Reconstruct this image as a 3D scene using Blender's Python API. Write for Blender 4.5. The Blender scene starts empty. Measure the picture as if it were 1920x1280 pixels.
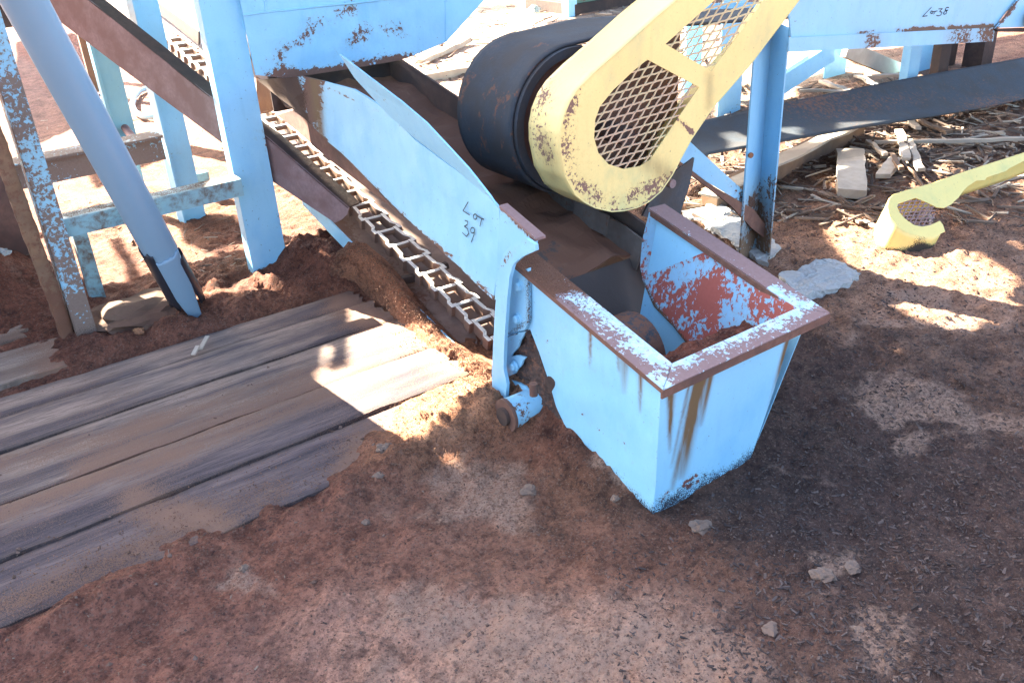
import bpy, bmesh, math, random
import numpy as np
from mathutils import Vector, Matrix, noise as mn
from mathutils.geometry import tessellate_polygon

sc = bpy.context.scene
C = sc.collection
R = random.Random(7)

# ------------------------------------------------------------------ camera frame
F, CX, CY, H = 1689.0, 960.0, 640.0, 1.65
def nrm(v): return v/np.linalg.norm(v)
_ez = -nrm(np.array([188., 3175., F]))
_v2 = np.array([2796., -1064., F])
_ex = nrm(_v2-_ez*_v2.dot(_ez)); _ey = np.cross(_ez, _ex)
def ray(px, py):
    w = np.array([px-CX, py-CY, F]); return Vector((w@_ex, w@_ey, w@_ez))
CAM = Vector((0, 0, H))
def at(px, py, x=None, y=None, z=None, pl=None):
    """the point of a plane that is seen along one sight line"""
    r = ray(px, py)
    if pl: p0, n = Vector(pl[0]), Vector(pl[1])
    elif x is not None: p0, n = Vector((x, 0, 0)), Vector((1, 0, 0))
    elif y is not None: p0, n = Vector((0, y, 0)), Vector((0, 1, 0))
    else: p0, n = Vector((0, 0, z)), Vector((0, 0, 1))
    return CAM + r*((p0-CAM).dot(n)/r.dot(n))
def jag(pts, amp=2.5, seed=1):
    r = random.Random(seed); o = []
    for a, b in zip(pts, pts[1:]+pts[:1]):
        L = math.hypot(b[0]-a[0], b[1]-a[1]); n = max(1, int(L/6)); o.append(a)
        for k in range(1, n): o.append((a[0]+(b[0]-a[0])*k/n+r.uniform(-amp, amp), a[1]+(b[1]-a[1])*k/n+r.uniform(-amp, amp)))
    return o
def ats(pts, **k): return [at(a, b, **k) for a, b in pts]

cam = bpy.data.cameras.new('camera'); cam.sensor_width = 36; cam.lens = F/1920*36
cam.clip_start = .05; cam.clip_end = 500
co = bpy.data.objects.new('camera', cam); C.objects.link(co); sc.camera = co
Rm = Matrix((( _ex[0], -_ex[1], -_ex[2]), (_ey[0], -_ey[1], -_ey[2]), (_ez[0], -_ez[1], -_ez[2]))).to_4x4()
co.matrix_world = Matrix.Translation(CAM) @ Rm

# ------------------------------------------------------------------ node helpers
class NT:
    def __init__(s, name):
        s.m = bpy.data.materials.new(name); s.m.use_nodes = True
        s.t = s.m.node_tree; s.t.nodes.clear()
        s.out = s.n('ShaderNodeOutputMaterial'); s.b = s.n('ShaderNodeBsdfPrincipled')
        s.l(s.b.outputs[0], s.out.inputs[0])
        s.co = s.n('ShaderNodeTexCoord').outputs['Object']
    def n(s, k, **p):
        x = s.t.nodes.new(k)
        for a, v in p.items(): setattr(x, a, v)
        return x
    def l(s, a, b): s.t.links.new(a, b)
    def setv(s, inp, v):
        if isinstance(v, bpy.types.NodeSocket): s.l(v, inp)
        else: inp.default_value = v
    def map(s, sc_=(1, 1, 1), rot=(0, 0, 0), loc=(0, 0, 0)):
        x = s.n('ShaderNodeMapping'); s.l(s.co, x.inputs[0])
        x.inputs['Scale'].default_value = sc_; x.inputs['Rotation'].default_value = rot
        x.inputs['Location'].default_value = loc
        return x.outputs[0]
    def noise(s, scale, detail=6, rough=.6, vec=None, dist=0):
        x = s.n('ShaderNodeTexNoise'); s.l(vec or s.co, x.inputs['Vector'])
        x.inputs['Scale'].default_value = scale; x.inputs['Detail'].default_value = detail
        x.inputs['Roughness'].default_value = rough; x.inputs['Distortion'].default_value = dist
        return x.outputs['Fac']
    def voro(s, scale, vec=None, out='Distance', feat='F1'):
        x = s.n('ShaderNodeTexVoronoi', feature=feat); s.l(vec or s.co, x.inputs['Vector'])
        x.inputs['Scale'].default_value = scale
        return x.outputs[out]
    def math(s, op, a, b=0., c=None, clamp=False):
        x = s.n('ShaderNodeMath', operation=op, use_clamp=clamp)
        s.setv(x.inputs[0], a); s.setv(x.inputs[1], b)
        if c is not None: s.setv(x.inputs[2], c)
        return x.outputs[0]
    def mix(s, f, a, b, bt='MIX'):
        x = s.n('ShaderNodeMix', data_type='RGBA', blend_type=bt)
        s.setv(x.inputs[0], f)
        for i, v in ((6, a), (7, b)):
            if isinstance(v, bpy.types.NodeSocket): s.l(v, x.inputs[i])
            else: x.inputs[i].default_value = (*v, 1)
        return x.outputs[2]
    def step(s, v, lo, hi):
        x = s.n('ShaderNodeMapRange'); s.l(v, x.inputs[0])
        x.inputs[1].default_value = lo; x.inputs[2].default_value = hi
        return x.outputs[0]
    def attr(s, name, out='Fac'):
        x = s.n('ShaderNodeAttribute', attribute_name=name); return x.outputs[out]
    def bump(s, h, st=.3, d=.01):
        x = s.n('ShaderNodeBump'); x.inputs['Strength'].default_value = st
        x.inputs['Distance'].default_value = d; s.l(h, x.inputs['Height'])
        s.l(x.outputs[0], s.b.inputs['Normal'])
    def done(s, col, rough=.7, metal=0., spec=.4):
        s.setv(s.b.inputs['Base Color'], col if isinstance(col, bpy.types.NodeSocket) else (*col, 1))
        s.setv(s.b.inputs['Roughness'], rough); s.setv(s.b.inputs['Metallic'], metal)
        s.b.inputs['Specular IOR Level'].default_value = spec
        return s.m

def paint(name, base, chip=(.2, .11, .075), chip2=(.09, .05, .04), thr=.72, sc_=55, white=None,
          dirt=(.1, .055, .035), strength=.42, rough=.42, stretch=(1, 1, 1), fade=.14, rstep=.02):
    """worn paint: a_rust raises the chance of chips, a_dirt cakes dirt on, a_streak runs rust stains down"""
    t = NT(name); v = t.map(stretch)
    ru = t.attr('a_rust'); di = t.attr('a_dirt'); st = t.attr('a_streak')
    n1 = t.noise(sc_, 9, .68, v, .3); n2 = t.noise(sc_*.16, 4, .5, v)
    n = t.math('ADD', t.math('MULTIPLY', n1, .62), t.math('MULTIPLY', n2, .38))
    n = t.math('MULTIPLY_ADD', ru, strength, n)
    m = t.step(n, thr, thr+rstep)
    halo = t.step(n, thr-.09, thr+.01)
    big = t.noise(3.2, 5, .6); fine = t.noise(160, 4, .7)
    c = t.mix(t.math('MULTIPLY', t.step(big, .35, .7), fade*2.2), base, tuple(min(1, b*1.25+.03) for b in base))
    c = t.mix(t.math('MULTIPLY', t.step(fine, .45, .8), fade*1.3), c, tuple(b*.7 for b in base))
    c = t.mix(t.math('MULTIPLY', t.step(t.noise(7, 6, .65, t.map((1, 1, .7), loc=(2, 7, 3))), .50, .70), fade*3.2), c, (base[0]*.62, base[1]*.80, base[2]*.98))
    sm = t.step(t.noise(95, 4, .65, t.map(loc=(5, 5, 5))), .685, .70)
    c = t.mix(t.math('MULTIPLY', sm, .7), c, chip2)
    scr = t.noise(30, 3, .5, t.map((1.2, 1.2, .18)), 0)
    c = t.mix(t.math('MULTIPLY', t.step(scr, .6, .75), .22), c, (base[0]*.75, base[1]*.8, base[2]*.82))
    if white: c = t.mix(t.step(t.noise(sc_*.5, 7, .7, t.map((1, 1, 1), loc=(4, 2, 1))), .47, .53), c, white)
    c = t.mix(t.math('MULTIPLY', halo, .35), c, (base[0]*.8+.05, base[1]*.72, base[2]*.6))
    rc = t.mix(t.noise(90, 5, .7), chip, chip2)
    c = t.mix(m, c, rc)
    sn = t.noise(40, 4, .6, t.map((1, 1, .12)))
    c = t.mix(t.math('MULTIPLY', t.math('MULTIPLY', st, t.step(sn, .1, .55)), 1.5, clamp=True), c, (.16, .105, .055))
    nz = t.step(t.noise(260, 5, .75), .33, .67)
    dn = t.math('ADD', di, t.math('MULTIPLY_ADD', nz, .55, t.math('MULTIPLY', t.noise(11, 5, .6), .32)))
    dm = t.step(dn, .90, .97)
    c = t.mix(dm, c, t.mix(t.noise(200, 3, .7), dirt, tuple(d*.5 for d in dirt)))
    t.bump(t.math('ADD', t.math('MULTIPLY', m, -.5), t.math('ADD', t.math('MULTIPLY', dm, .8), t.math('ADD', t.math('MULTIPLY', fine, .12), t.math('MULTIPLY', big, 2.5)))), .35, .004)
    return t.done(c, t.math('MAXIMUM', t.math('MULTIPLY_ADD', t.math('ADD', m, dm), .4, rough), rough, clamp=True))

BLUE = (.25, .52, .70)
M = {}
M['blue'] = paint('worn_blue_paint', BLUE, thr=.73)
M['panel'] = paint('scraped_blue_paint', (.26, .54, .72), thr=.722, stretch=(1, .5, 1.4))
M['box'] = paint('box_blue_paint', (.26, .55, .74), chip=(.19, .05, .035), chip2=(.12, .05, .04), thr=.725, sc_=48, dirt=(.028, .032, .05))
M['boxin'] = paint('chipped_blue_over_red', (.27, .50, .68), chip=(.42, .11, .08), chip2=(.30, .08, .06), thr=.56, sc_=58, dirt=(.13, .085, .05), rstep=.008, stretch=(1, 1, .8))
M['rim'] = paint('rim_paint', (.36, .54, .64), chip=(.27, .175, .165), chip2=(.17, .10, .09), thr=.545, sc_=85, white=(.50, .66, .72), dirt=(.16, .07, .04), rstep=.03)
M['scaly'] = paint('scaly_blue_paint', (.25, .48, .60), chip=(.25, .18, .14), chip2=(.14, .095, .075), thr=.53, sc_=60, rstep=.02)
M['railp'] = paint('grimy_blue_paint', (.22, .40, .45), chip=(.17, .12, .08), chip2=(.1, .06, .04), thr=.52, sc_=22, rstep=.12)
M['yellow'] = paint('worn_yellow_paint', (.80, .63, .25), chip=(.27, .15, .10), chip2=(.17, .10, .085), thr=.675, sc_=75, dirt=(.3, .16, .06), rstep=.008, fade=.2)
M['yellow2'] = paint('pale_yellow_paint', (.78, .60, .19), chip=(.2, .12, .06), chip2=(.1, .06, .04), thr=.78, sc_=60, dirt=(.05, .04, .03))
M['teal'] = paint('teal_paint', (.16, .42, .55), thr=.8)
M['green'] = paint('machine_green_paint', (.06, .17, .13), chip=(.12, .05, .03), thr=.55, sc_=14, rstep=.1)

def rusty(name, a, b, c=None, sc_=35, rough=.8, bumpy=.4, metal=0.):
    t = NT(name)
    n1 = t.noise(sc_, 9, .7); n2 = t.noise(sc_*.12, 5, .6)
    col = t.mix(t.step(n1, .35, .65), a, b)
    col = t.mix(t.step(n2, .42, .62), col, c or b)
    di = t.attr('a_dirt')
    dn = t.math('MULTIPLY_ADD', di, 1., t.noise(45, 9, .75))
    col = t.mix(t.step(dn, .75, .85), col, (.15, .07, .042))
    t.bump(n1, bumpy, .004)
    return t.done(col, rough, metal)
M['rust'] = rusty('brown_rust', (.13, .065, .045), (.2, .1, .07), (.09, .05, .04))
M['chan'] = rusty('lavender_rust', (.21, .145, .14), (.28, .2, .195), (.19, .12, .11), 60)
M['darkrust'] = rusty('dark_rust', (.05, .032, .026), (.085, .05, .038), (.035, .026, .024), 30)
M['floor'] = rusty('trough_steel', (.22, .145, .11), (.30, .21, .17), (.18, .11, .085), 18, .6)
M['orange'] = rusty('orange_rust', (.28, .12, .05), (.35, .17, .08), (.2, .09, .05), 30)
M['rubber'] = rusty('black_rubber', (.045, .052, .062), (.065, .068, .072), (.055, .048, .045), 60, .7, .3)
M['belt'] = rusty('belt_rubber', (.034, .044, .056), (.05, .057, .064), (.045, .043, .043), 60, .78, .25)
M['skirt'] = rusty('grey_skirt', (.12, .10, .085), (.17, .14, .12), (.10, .07, .055), 25, .7)
M['interior'] = rusty('caked_interior', (.13, .072, .05), (.18, .10, .068), (.07, .053, .045), 14, .9, .8)
M['expand'] = rusty('mesh_steel', (.56, .42, .26), (.46, .31, .22), (.60, .50, .26), 40)
M['expand2'] = rusty('mesh_rust', (.28, .17, .15), (.22, .13, .11), (.3, .2, .17), 40)
M['wood_dark'] = rusty('old_brown_wood', (.16, .09, .05), (.24, .14, .08), (.12, .08, .055), 12)
M['wood_pale'] = rusty('pale_wood', (.50, .42, .33), (.42, .34, .26), (.34, .28, .22), 16)
M['plastic'] = rusty('black_plastic', (.02, .022, .03), (.03, .033, .042), (.02, .022, .028), 20, .35, .05)
M['pvc'] = rusty('grey_pvc', (.20, .32, .42), (.215, .335, .435), (.19, .31, .41), 3, .38, .02)
M['concrete'] = rusty('rough_concrete', (.42, .42, .40), (.27, .265, .25), (.36, .35, .33), 75, .95, .45)
M['stone'] = rusty('dusty_stone', (.15, .10, .075), (.20, .14, .105), (.12, .075, .055), 30, .9, .7)
M['clod'] = rusty('layered_clod', (.13, .075, .05), (.19, .12, .08), (.09, .045, .03), 16, .95, 1.)
M['ink'] = NT('marker_ink').done((.01, .012, .03), .5)
M['hose'] = NT('hose_plastic').done((.35, .52, .6), .4)

def m_chain():
    t = NT('polished_chain_lit_tops')
    g = t.n('ShaderNodeNewGeometry'); sx = t.n('ShaderNodeSeparateXYZ'); t.l(t.co, sx.inputs[0])
    n1 = t.noise(60, 6, .6)
    sz = t.n('ShaderNodeSeparateXYZ'); t.l(g.outputs['True Normal'], sz.inputs[0]); top = t.step(sz.outputs[2], .55, .75)
    c = t.mix(t.step(t.math('MULTIPLY_ADD', top, .6, n1), .75, .9), t.mix(n1, (.13, .08, .06), (.24, .15, .11)), (.90, .85, .76))  # worn steel; upward faces coloured pale to carry the sunlit shine
    t.bump(n1, .25, .003)
    return t.done(c, .38, 0.)
M['chain'] = m_chain()

def m_board(name, a, b, dark, cover=.55):
    t = NT(name)
    g = t.noise(1, 12, .78, t.map((4.0, 75, 10)), .5); g2 = t.noise(1, 5, .6, t.map((1.0, 11, 3)), .6)
    fine = t.noise(1, 6, .7, t.map((14, 330, 20)))
    c = t.mix(t.step(g, .35, .65), a, b)
    c = t.mix(t.step(g2, .42, .60), c, dark)
    c = t.mix(t.math('MULTIPLY', t.step(fine, .5, .60), .62), c, tuple(k*.4 for k in dark))
    c = t.mix(t.attr('a_streak'), c, t.mix(1., c, (.50, .50, .62), 'MULTIPLY'))
    c = t.mix(t.math('MULTIPLY', t.attr('a_rust'), .85), c, (.03, .02, .018))
    di = t.attr('a_dirt')
    s1 = t.noise(1, 9, .75, t.map((2.2, 8, 5))); s2 = t.noise(260, 5, .8)
    dn = t.math('ADD', t.math('MULTIPLY', s1, .5), t.math('MULTIPLY_ADD', di, .32, t.math('MULTIPLY', s2, .85)))
    dm = t.step(dn, cover+.21, cover+.30)
    sd = t.mix(t.noise(330, 4, .8), (.28, .16, .105), (.12, .06, .042))
    c = t.mix(dm, c, sd)
    spk = t.step(t.noise(420, 2, .6), .68, .74)
    c = t.mix(t.math('MULTIPLY', spk, .35), c, (.34, .24, .17))
    t.bump(t.math('ADD', t.math('MULTIPLY', g, .5), t.math('ADD', t.math('MULTIPLY', fine, .5), t.math('MULTIPLY', dm, 1.2))), .5, .003)
    return t.done(c, .85)
M['board'] = m_board('weathered_board', (.23, .16, .125), (.33, .24, .19), (.09, .068, .07), .53)
M['board2'] = m_board('dusty_pale_board', (.27, .2, .16), (.34, .26, .2), (.19, .13, .1), .6)

def m_ground():
    t = NT('sawdust_soil')
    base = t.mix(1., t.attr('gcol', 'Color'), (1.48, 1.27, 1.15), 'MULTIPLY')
    n1 = t.noise(9, 8, .72, None, .5); n2 = t.noise(75, 7, .78); n3 = t.noise(420, 4, .8)
    v = t.voro(210, out='Color'); vs = t.n('ShaderNodeSeparateColor'); t.l(v, vs.inputs[0])
    f = t.math('ADD', t.math('MULTIPLY', n1, .42), t.math('ADD', t.math('MULTIPLY', n2, .38), t.math('MULTIPLY', n3, .2)))
    k = t.step(f, .41, .59)
    dark = t.mix(1., base, (.42, .38, .38), 'MULTIPLY'); lite = t.mix(1., base, (1.75, 1.72, 1.7), 'MULTIPLY')
    c = t.mix(k, dark, lite)
    cl = t.voro(62, t.map((1, 1, 1)), 'Distance', 'SMOOTH_F1'); cl2 = t.noise(38, 9, .8)
    cm = t.step(t.math('ADD', t.math('MULTIPLY', cl, .9), cl2), .98, 1.12)
    c = t.mix(t.math('MULTIPLY', cm, .55), c, t.mix(1., base, (.38, .34, .35), 'MULTIPLY'))
    lm = t.step(t.noise(55, 8, .8, t.map(loc=(6, 6, 0))), .56, .66)
    c = t.mix(t.math('MULTIPLY', lm, .5), c, t.mix(1., base, (2.1, 2.05, 2.0), 'MULTIPLY'))
    # pale tan crusts and dark damp spots of their own shape
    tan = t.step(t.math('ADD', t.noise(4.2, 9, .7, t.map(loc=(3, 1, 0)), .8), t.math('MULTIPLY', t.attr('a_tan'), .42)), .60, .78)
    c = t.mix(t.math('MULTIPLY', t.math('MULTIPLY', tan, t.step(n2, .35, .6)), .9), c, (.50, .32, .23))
    wet = t.step(t.noise(6, 8, .7, t.map(loc=(9, 4, 0)), .5), .58, .66)
    c = t.mix(t.math('MULTIPLY', wet, .45), c, (.045, .026, .022))
    sp = t.step(vs.outputs[0], .90, .93)
    c = t.mix(t.math('MULTIPLY', sp, .4), c, t.mix(vs.outputs[1], (.36, .24, .17), (.2, .14, .12)))
    sp2 = t.step(vs.outputs[2], .88, .92)
    c = t.mix(t.math('MULTIPLY', sp2, .5), c, (.03, .022, .025))
    h = t.math('ADD', t.math('MULTIPLY', t.math('ADD', n2, t.math('MULTIPLY', lm, .35)), 1.), t.math('ADD', t.math('MULTIPLY', n3, .5), t.math('MULTIPLY', n1, 1.2)))
    t.bump(h, 1., .016)
    return t.done(c, .93, 0, .25)
M['ground'] = m_ground()
def m_crumb(name, a, b, c_=None):
    t = NT(name); r = t.attr('rnd', 'Color')
    s = t.n('ShaderNodeSeparateColor'); t.l(r, s.inputs[0])
    c = t.mix(s.outputs[0], a, b)
    if c_: c = t.mix(t.step(s.outputs[1], .72, .74), c, c_)
    c = t.mix(t.math('MULTIPLY', t.noise(300, 3, .7), .5), c, tuple(k*.5 for k in a))
    return t.done(c, .9)
M['crumb'] = m_crumb('sawdust_crumbs', (.21, .105, .06), (.32, .17, .10), (.12, .055, .035))
M['flake'] = m_crumb('bark_flakes', (.06, .035, .028), (.14, .08, .055), (.30, .20, .14))
M['flaked'] = m_crumb('dark_flakes', (.035, .024, .022), (.075, .048, .04), (.12, .085, .072))
M['clodm'] = m_crumb('clod_dirt', (.12, .065, .045), (.2, .13, .1))
M['tan'] = m_crumb('tan_grains', (.28, .19, .14), (.42, .31, .24), (.16, .08, .05))
M['litter'] = m_crumb('wood_splinters', (.09, .06, .045), (.26, .18, .13), (.48, .40, .31))

# ------------------------------------------------------------------ object helpers
def thing(name, label, cat, loc=(0, 0, 0), group=None):
    o = bpy.data.objects.new(name, None); C.objects.link(o)
    o.empty_display_size = .05; o.location = loc; o['label'] = label; o['category'] = cat
    if group: o['group'] = group
    return o
def tag(o, label, cat, group=None):
    o['label'] = label; o['category'] = cat
    if group: o['group'] = group
    return o
def origin_of(par):
    v = Vector((0, 0, 0))
    while par is not None: v = v+par.location; par = par.parent
    return v
def obj(name, bm, mat, parent=None, smooth=False, bevel=0, loc=None, attrs=None, recalc=True):
    if recalc: bmesh.ops.recalc_face_normals(bm, faces=bm.faces)
    off = origin_of(parent) if parent else Vector(loc or (0, 0, 0))
    me = bpy.data.meshes.new(name)
    if attrs:
        co_ = [v.co.copy() for v in bm.verts]
    bmesh.ops.translate(bm, verts=bm.verts, vec=-off)
    bm.to_mesh(me); bm.free()
    if attrs:
        for an, fn in attrs.items():
            a = me.attributes.new(an, 'FLOAT', 'POINT')
            a.data.foreach_set('value', [float(fn(p)) for p in co_])
    if smooth: me.polygons.foreach_set('use_smooth', [len(p.vertices) < 5 for p in me.polygons])
    me.materials.append(mat)
    o = bpy.data.objects.new(name, me); C.objects.link(o)
    if parent: o.parent = parent
    else: o.location = off
    if bevel:
        b = o.modifiers.new('bevel', 'BEVEL'); b.width = bevel; b.segments = 2; b.limit_method = 'ANGLE'; b.angle_limit = math.radians(40)
        b.harden_normals = False
    return o
def split(bm, d):
    for _ in range(9):
        long = [e for e in bm.edges if e.calc_length() > d]
        if not long: break
        bmesh.ops.subdivide_edges(bm, edges=long, cuts=1, use_grid_fill=False)
        bmesh.ops.triangulate(bm, faces=[f for f in bm.faces if len(f.verts) > 3])
def add_prism(bm, loops, off):
    """a plate: outline (and holes) as one loop each, pushed out by off"""
    off = Vector(off); allp = [p for L in loops for p in L]
    tris = tessellate_polygon([[Vector(p) for p in L] for L in loops])
    a = [bm.verts.new(p) for p in allp]; b = [bm.verts.new(Vector(p)+off) for p in allp]
    for t in tris:
        try: bm.faces.new([a[i] for i in t]); bm.faces.new([b[i] for i in reversed(t)])
        except ValueError: pass
    i0 = 0
    for L in loops:
        n = len(L)
        for i in range(n):
            j = (i+1) % n; bm.faces.new((a[i0+i], a[i0+j], b[i0+j], b[i0+i]))
        i0 += n
def plate(name, pts, off, mat, parent=None, holes=(), sub=0, dent=0, **k):
    bm = bmesh.new(); add_prism(bm, [pts]+list(holes), off)
    if sub: split(bm, sub)
    if dent:
        nn_ = Vector(off).normalized()
        for v in bm.verts: v.co += nn_*dent*fbm(v.co, 3.2, 3, 17)
    return obj(name, bm, mat, parent, **k)
def add_box(bm, a, b):
    a, b = Vector(a), Vector(b)
    vs = [bm.verts.new((x, y, z)) for x in (a.x, b.x) for y in (a.y, b.y) for z in (a.z, b.z)]
    for f in ((0, 1, 3, 2), (4, 6, 7, 5), (0, 4, 5, 1), (2, 3, 7, 6), (0, 2, 6, 4), (1, 5, 7, 3)): bm.faces.new([vs[i] for i in f])
    return vs
def box(name, a, b, mat, parent=None, bevel=.003, sub=0, **k):
    bm = bmesh.new(); add_box(bm, a, b)
    if sub: split(bm, sub)
    return obj(name, bm, mat, parent, bevel=bevel, **k)
def add_sweep(bm, prof, path, xd=None, close=True, cap=True):
    """profile (list of 2d) swept along a path of points; xd is the profile's first axis"""
    rings = []
    for i, p in enumerate(path):
        p = Vector(p); d = (Vector(path[min(i+1, len(path)-1)])-Vector(path[max(i-1, 0)])).normalized()
        x = Vector(xd or (0, 0, 1)); x = (x-d*x.dot(d)).normalized(); y = d.cross(x)
        rings.append([bm.verts.new(p+x*a+y*b) for a, b in prof])
    n = len(prof)
    for r, s in zip(rings, rings[1:]):
        for i in range(n if close else n-1):
            j = (i+1) % n; bm.faces.new((r[i], r[j], s[j], s[i]))
    if cap and close:
        bm.faces.new(rings[0]); bm.faces.new(list(reversed(rings[-1])))
def circ(r, n=12): return [(r*math.cos(2*math.pi*i/n), r*math.sin(2*math.pi*i/n)) for i in range(n)]
def tube(name, path, r, mat, parent=None, n=12, **k):
    path = [Vector(p) for p in path]; d0 = (path[1]-path[0]).normalized()*.0015; d1 = (path[-1]-path[-2]).normalized()*.0015
    path = [path[0], path[0]+d0]+path[1:-1]+[path[-1]-d1, path[-1]]
    bm = bmesh.new(); add_sweep(bm, circ(r, n), path, (.01, .02, 1) if abs((Vector(path[1])-Vector(path[0])).normalized().z) < .9 else (1, 0, 0))
    return obj(name, bm, mat, parent, smooth=True, **k)
def bar(name, a, b, w, h, mat, parent=None, xd=(0, 0, 1), bevel=.002, sub=0, **k):
    bm = bmesh.new(); add_sweep(bm, [(-h/2, -w/2), (h/2, -w/2), (h/2, w/2), (-h/2, w/2)], [a, b], xd)
    if sub: split(bm, sub)
    return obj(name, bm, mat, parent, bevel=bevel, **k)
def fbm(p, s, o=4, off=0): return mn.fractal(Vector((p[0]*s+off, p[1]*s+off*.7, p[2]*s)), .6, 2.1, o)
def proj(p):
    p = p-CAM; w = (p.x*_ex + p.y*_ey + p.z*_ez)
    return CX+F*w[0]/w[2], CY+F*w[1]/w[2]
def seg_d(p, a, b):
    ax, ay = a; bx, by = b; dx, dy = bx-ax, by-ay
    t = max(0, min(1, ((p[0]-ax)*dx+(p[1]-ay)*dy)/(dx*dx+dy*dy+1e-9)))
    return math.hypot(p[0]-ax-t*dx, p[1]-ay-t*dy), t
def line_d(p, pts):
    return min(seg_d(p, a, b)[0] for a, b in zip(pts, pts[1:]))
def inpoly(x, y, P):
    c = False; j = len(P)-1
    for i in range(len(P)):
        if (P[i][1] > y) != (P[j][1] > y) and x < (P[j][0]-P[i][0])*(y-P[i][1])/(P[j][1]-P[i][1])+P[i][0]: c = not c
        j = i
    return c
def sstep(a, b, x): 
    t = max(0., min(1., (x-a)/(b-a))); return t*t*(3-2*t)

# ------------------------------------------------------------------ ground
def gh(x, y):
    p = (x, y, 0)
    h = .012*fbm(p, 1.6, 3) + .010*fbm(p, 4.2, 3, 41)*sstep(2.3, 1.9, y) + .007*fbm(p, 7, 3, 5)
    near = sstep(7, 5, y)*sstep(6.5, 5, abs(x-1.5))
    h += near*(.0075*fbm(p, 26, 4, 9) + .004*max(0, fbm(p, 15, 3, 19)))
    # flat bed under the big board
    m = sstep(-2.2, -1.9, x)*sstep(1.62, 1.35, x)*sstep(2.0, 2.22, y)*sstep(3.55, 3.40, y)
    h = h*(1-m*.9) + m*(-.002)
    # loose sawdust drifted over the near right corner of the board
    c = math.exp(-((x-1.30)/.34)**2-((y-2.20)/.20)**2)
    h += .085*c*(1+.6*fbm(p, 9, 4, 3))
    h += .04*math.exp(-((y-2.13-.05*fbm(p, 2, 3))/.08)**2)*sstep(-1.2, -.8, x)*sstep(1.5, 1.1, x)*(.55+1.1*fbm(p, 4, 4, 6))
    # bank behind the board, mound at far left, clod by the pipe
    h += .05*sstep(3.40, 3.55, y)*sstep(4.4, 3.8, y)*sstep(0., .5, x)*sstep(1.8, 1.5, x)*(1+.8*fbm(p, 5, 4, 2))
    h += .50*math.exp(-((x+.15)/.42)**2-((y-4.55)/.45)**2)*(1+.25*fbm(p, 4, 4, 7))
    h += .85*sstep(1.26, 1.47, x+.03*fbm(p, 9, 3))*sstep(2.1, 1.9, x)*float(np.interp(y, [1.43, 1.6, 1.8, 2.1, 2.32], [0, .055, .14, .13, 0]))*(1+.25*fbm(p, 11, 3, 3))
    h -= .012*math.exp(-((x-1.5)/.3)**2-((y-1.42)/.12)**2)
    h += .13*math.exp(-((x-1.48)/.17)**2-((y-3.72)/.2)**2)*(1+.35*fbm(p, 7, 4, 12))
    # far ground is rougher
    if y > 3.9: h += .03*fbm(p, 2.3, 4, 4)*sstep(3.9, 5.5, y)
    if x > 2.3: h += .018*fbm(p, 6, 4, 8)*sstep(2.3, 3.2, x)
    return h
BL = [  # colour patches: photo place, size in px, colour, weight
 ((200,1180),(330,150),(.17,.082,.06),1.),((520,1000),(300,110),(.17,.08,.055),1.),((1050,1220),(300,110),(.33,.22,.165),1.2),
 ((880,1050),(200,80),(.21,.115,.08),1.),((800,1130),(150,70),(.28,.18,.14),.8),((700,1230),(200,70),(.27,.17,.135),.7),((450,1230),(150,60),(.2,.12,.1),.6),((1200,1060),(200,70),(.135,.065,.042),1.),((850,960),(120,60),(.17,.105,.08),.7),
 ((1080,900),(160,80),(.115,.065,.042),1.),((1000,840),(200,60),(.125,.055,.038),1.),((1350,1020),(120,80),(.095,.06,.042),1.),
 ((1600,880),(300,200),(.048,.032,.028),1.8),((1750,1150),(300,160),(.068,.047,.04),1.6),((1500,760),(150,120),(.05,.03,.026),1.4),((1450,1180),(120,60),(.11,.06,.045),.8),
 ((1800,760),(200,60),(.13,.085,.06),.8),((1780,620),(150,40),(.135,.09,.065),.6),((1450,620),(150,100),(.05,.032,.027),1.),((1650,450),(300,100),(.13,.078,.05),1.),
 ((1690,480),(190,100),(.30,.19,.13),3.5),((850,770),(110,80),(.30,.17,.10),2.2),((1600,300),(300,90),(.10,.065,.045),1.),((600,500),(250,60),(.125,.055,.036),1.),((800,600),(200,80),(.17,.085,.05),1.),((300,620),(200,60),(.115,.055,.038),1.),((50,500),(120,150),(.14,.06,.04),1.2),  # first two blobs lighten the soil where the sun patches fall
 ((300,400),(150,80),(.17,.09,.055),1.),((280,230),(120,50),(.24,.13,.08),1.),((120,180),(90,70),(.15,.09,.08),1.),((150,90),(90,40),(.16,.055,.035),1.),((900,60),(200,80),(.36,.30,.24),1.),((1500,160),(160,50),(.30,.22,.16),1.)]
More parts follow.
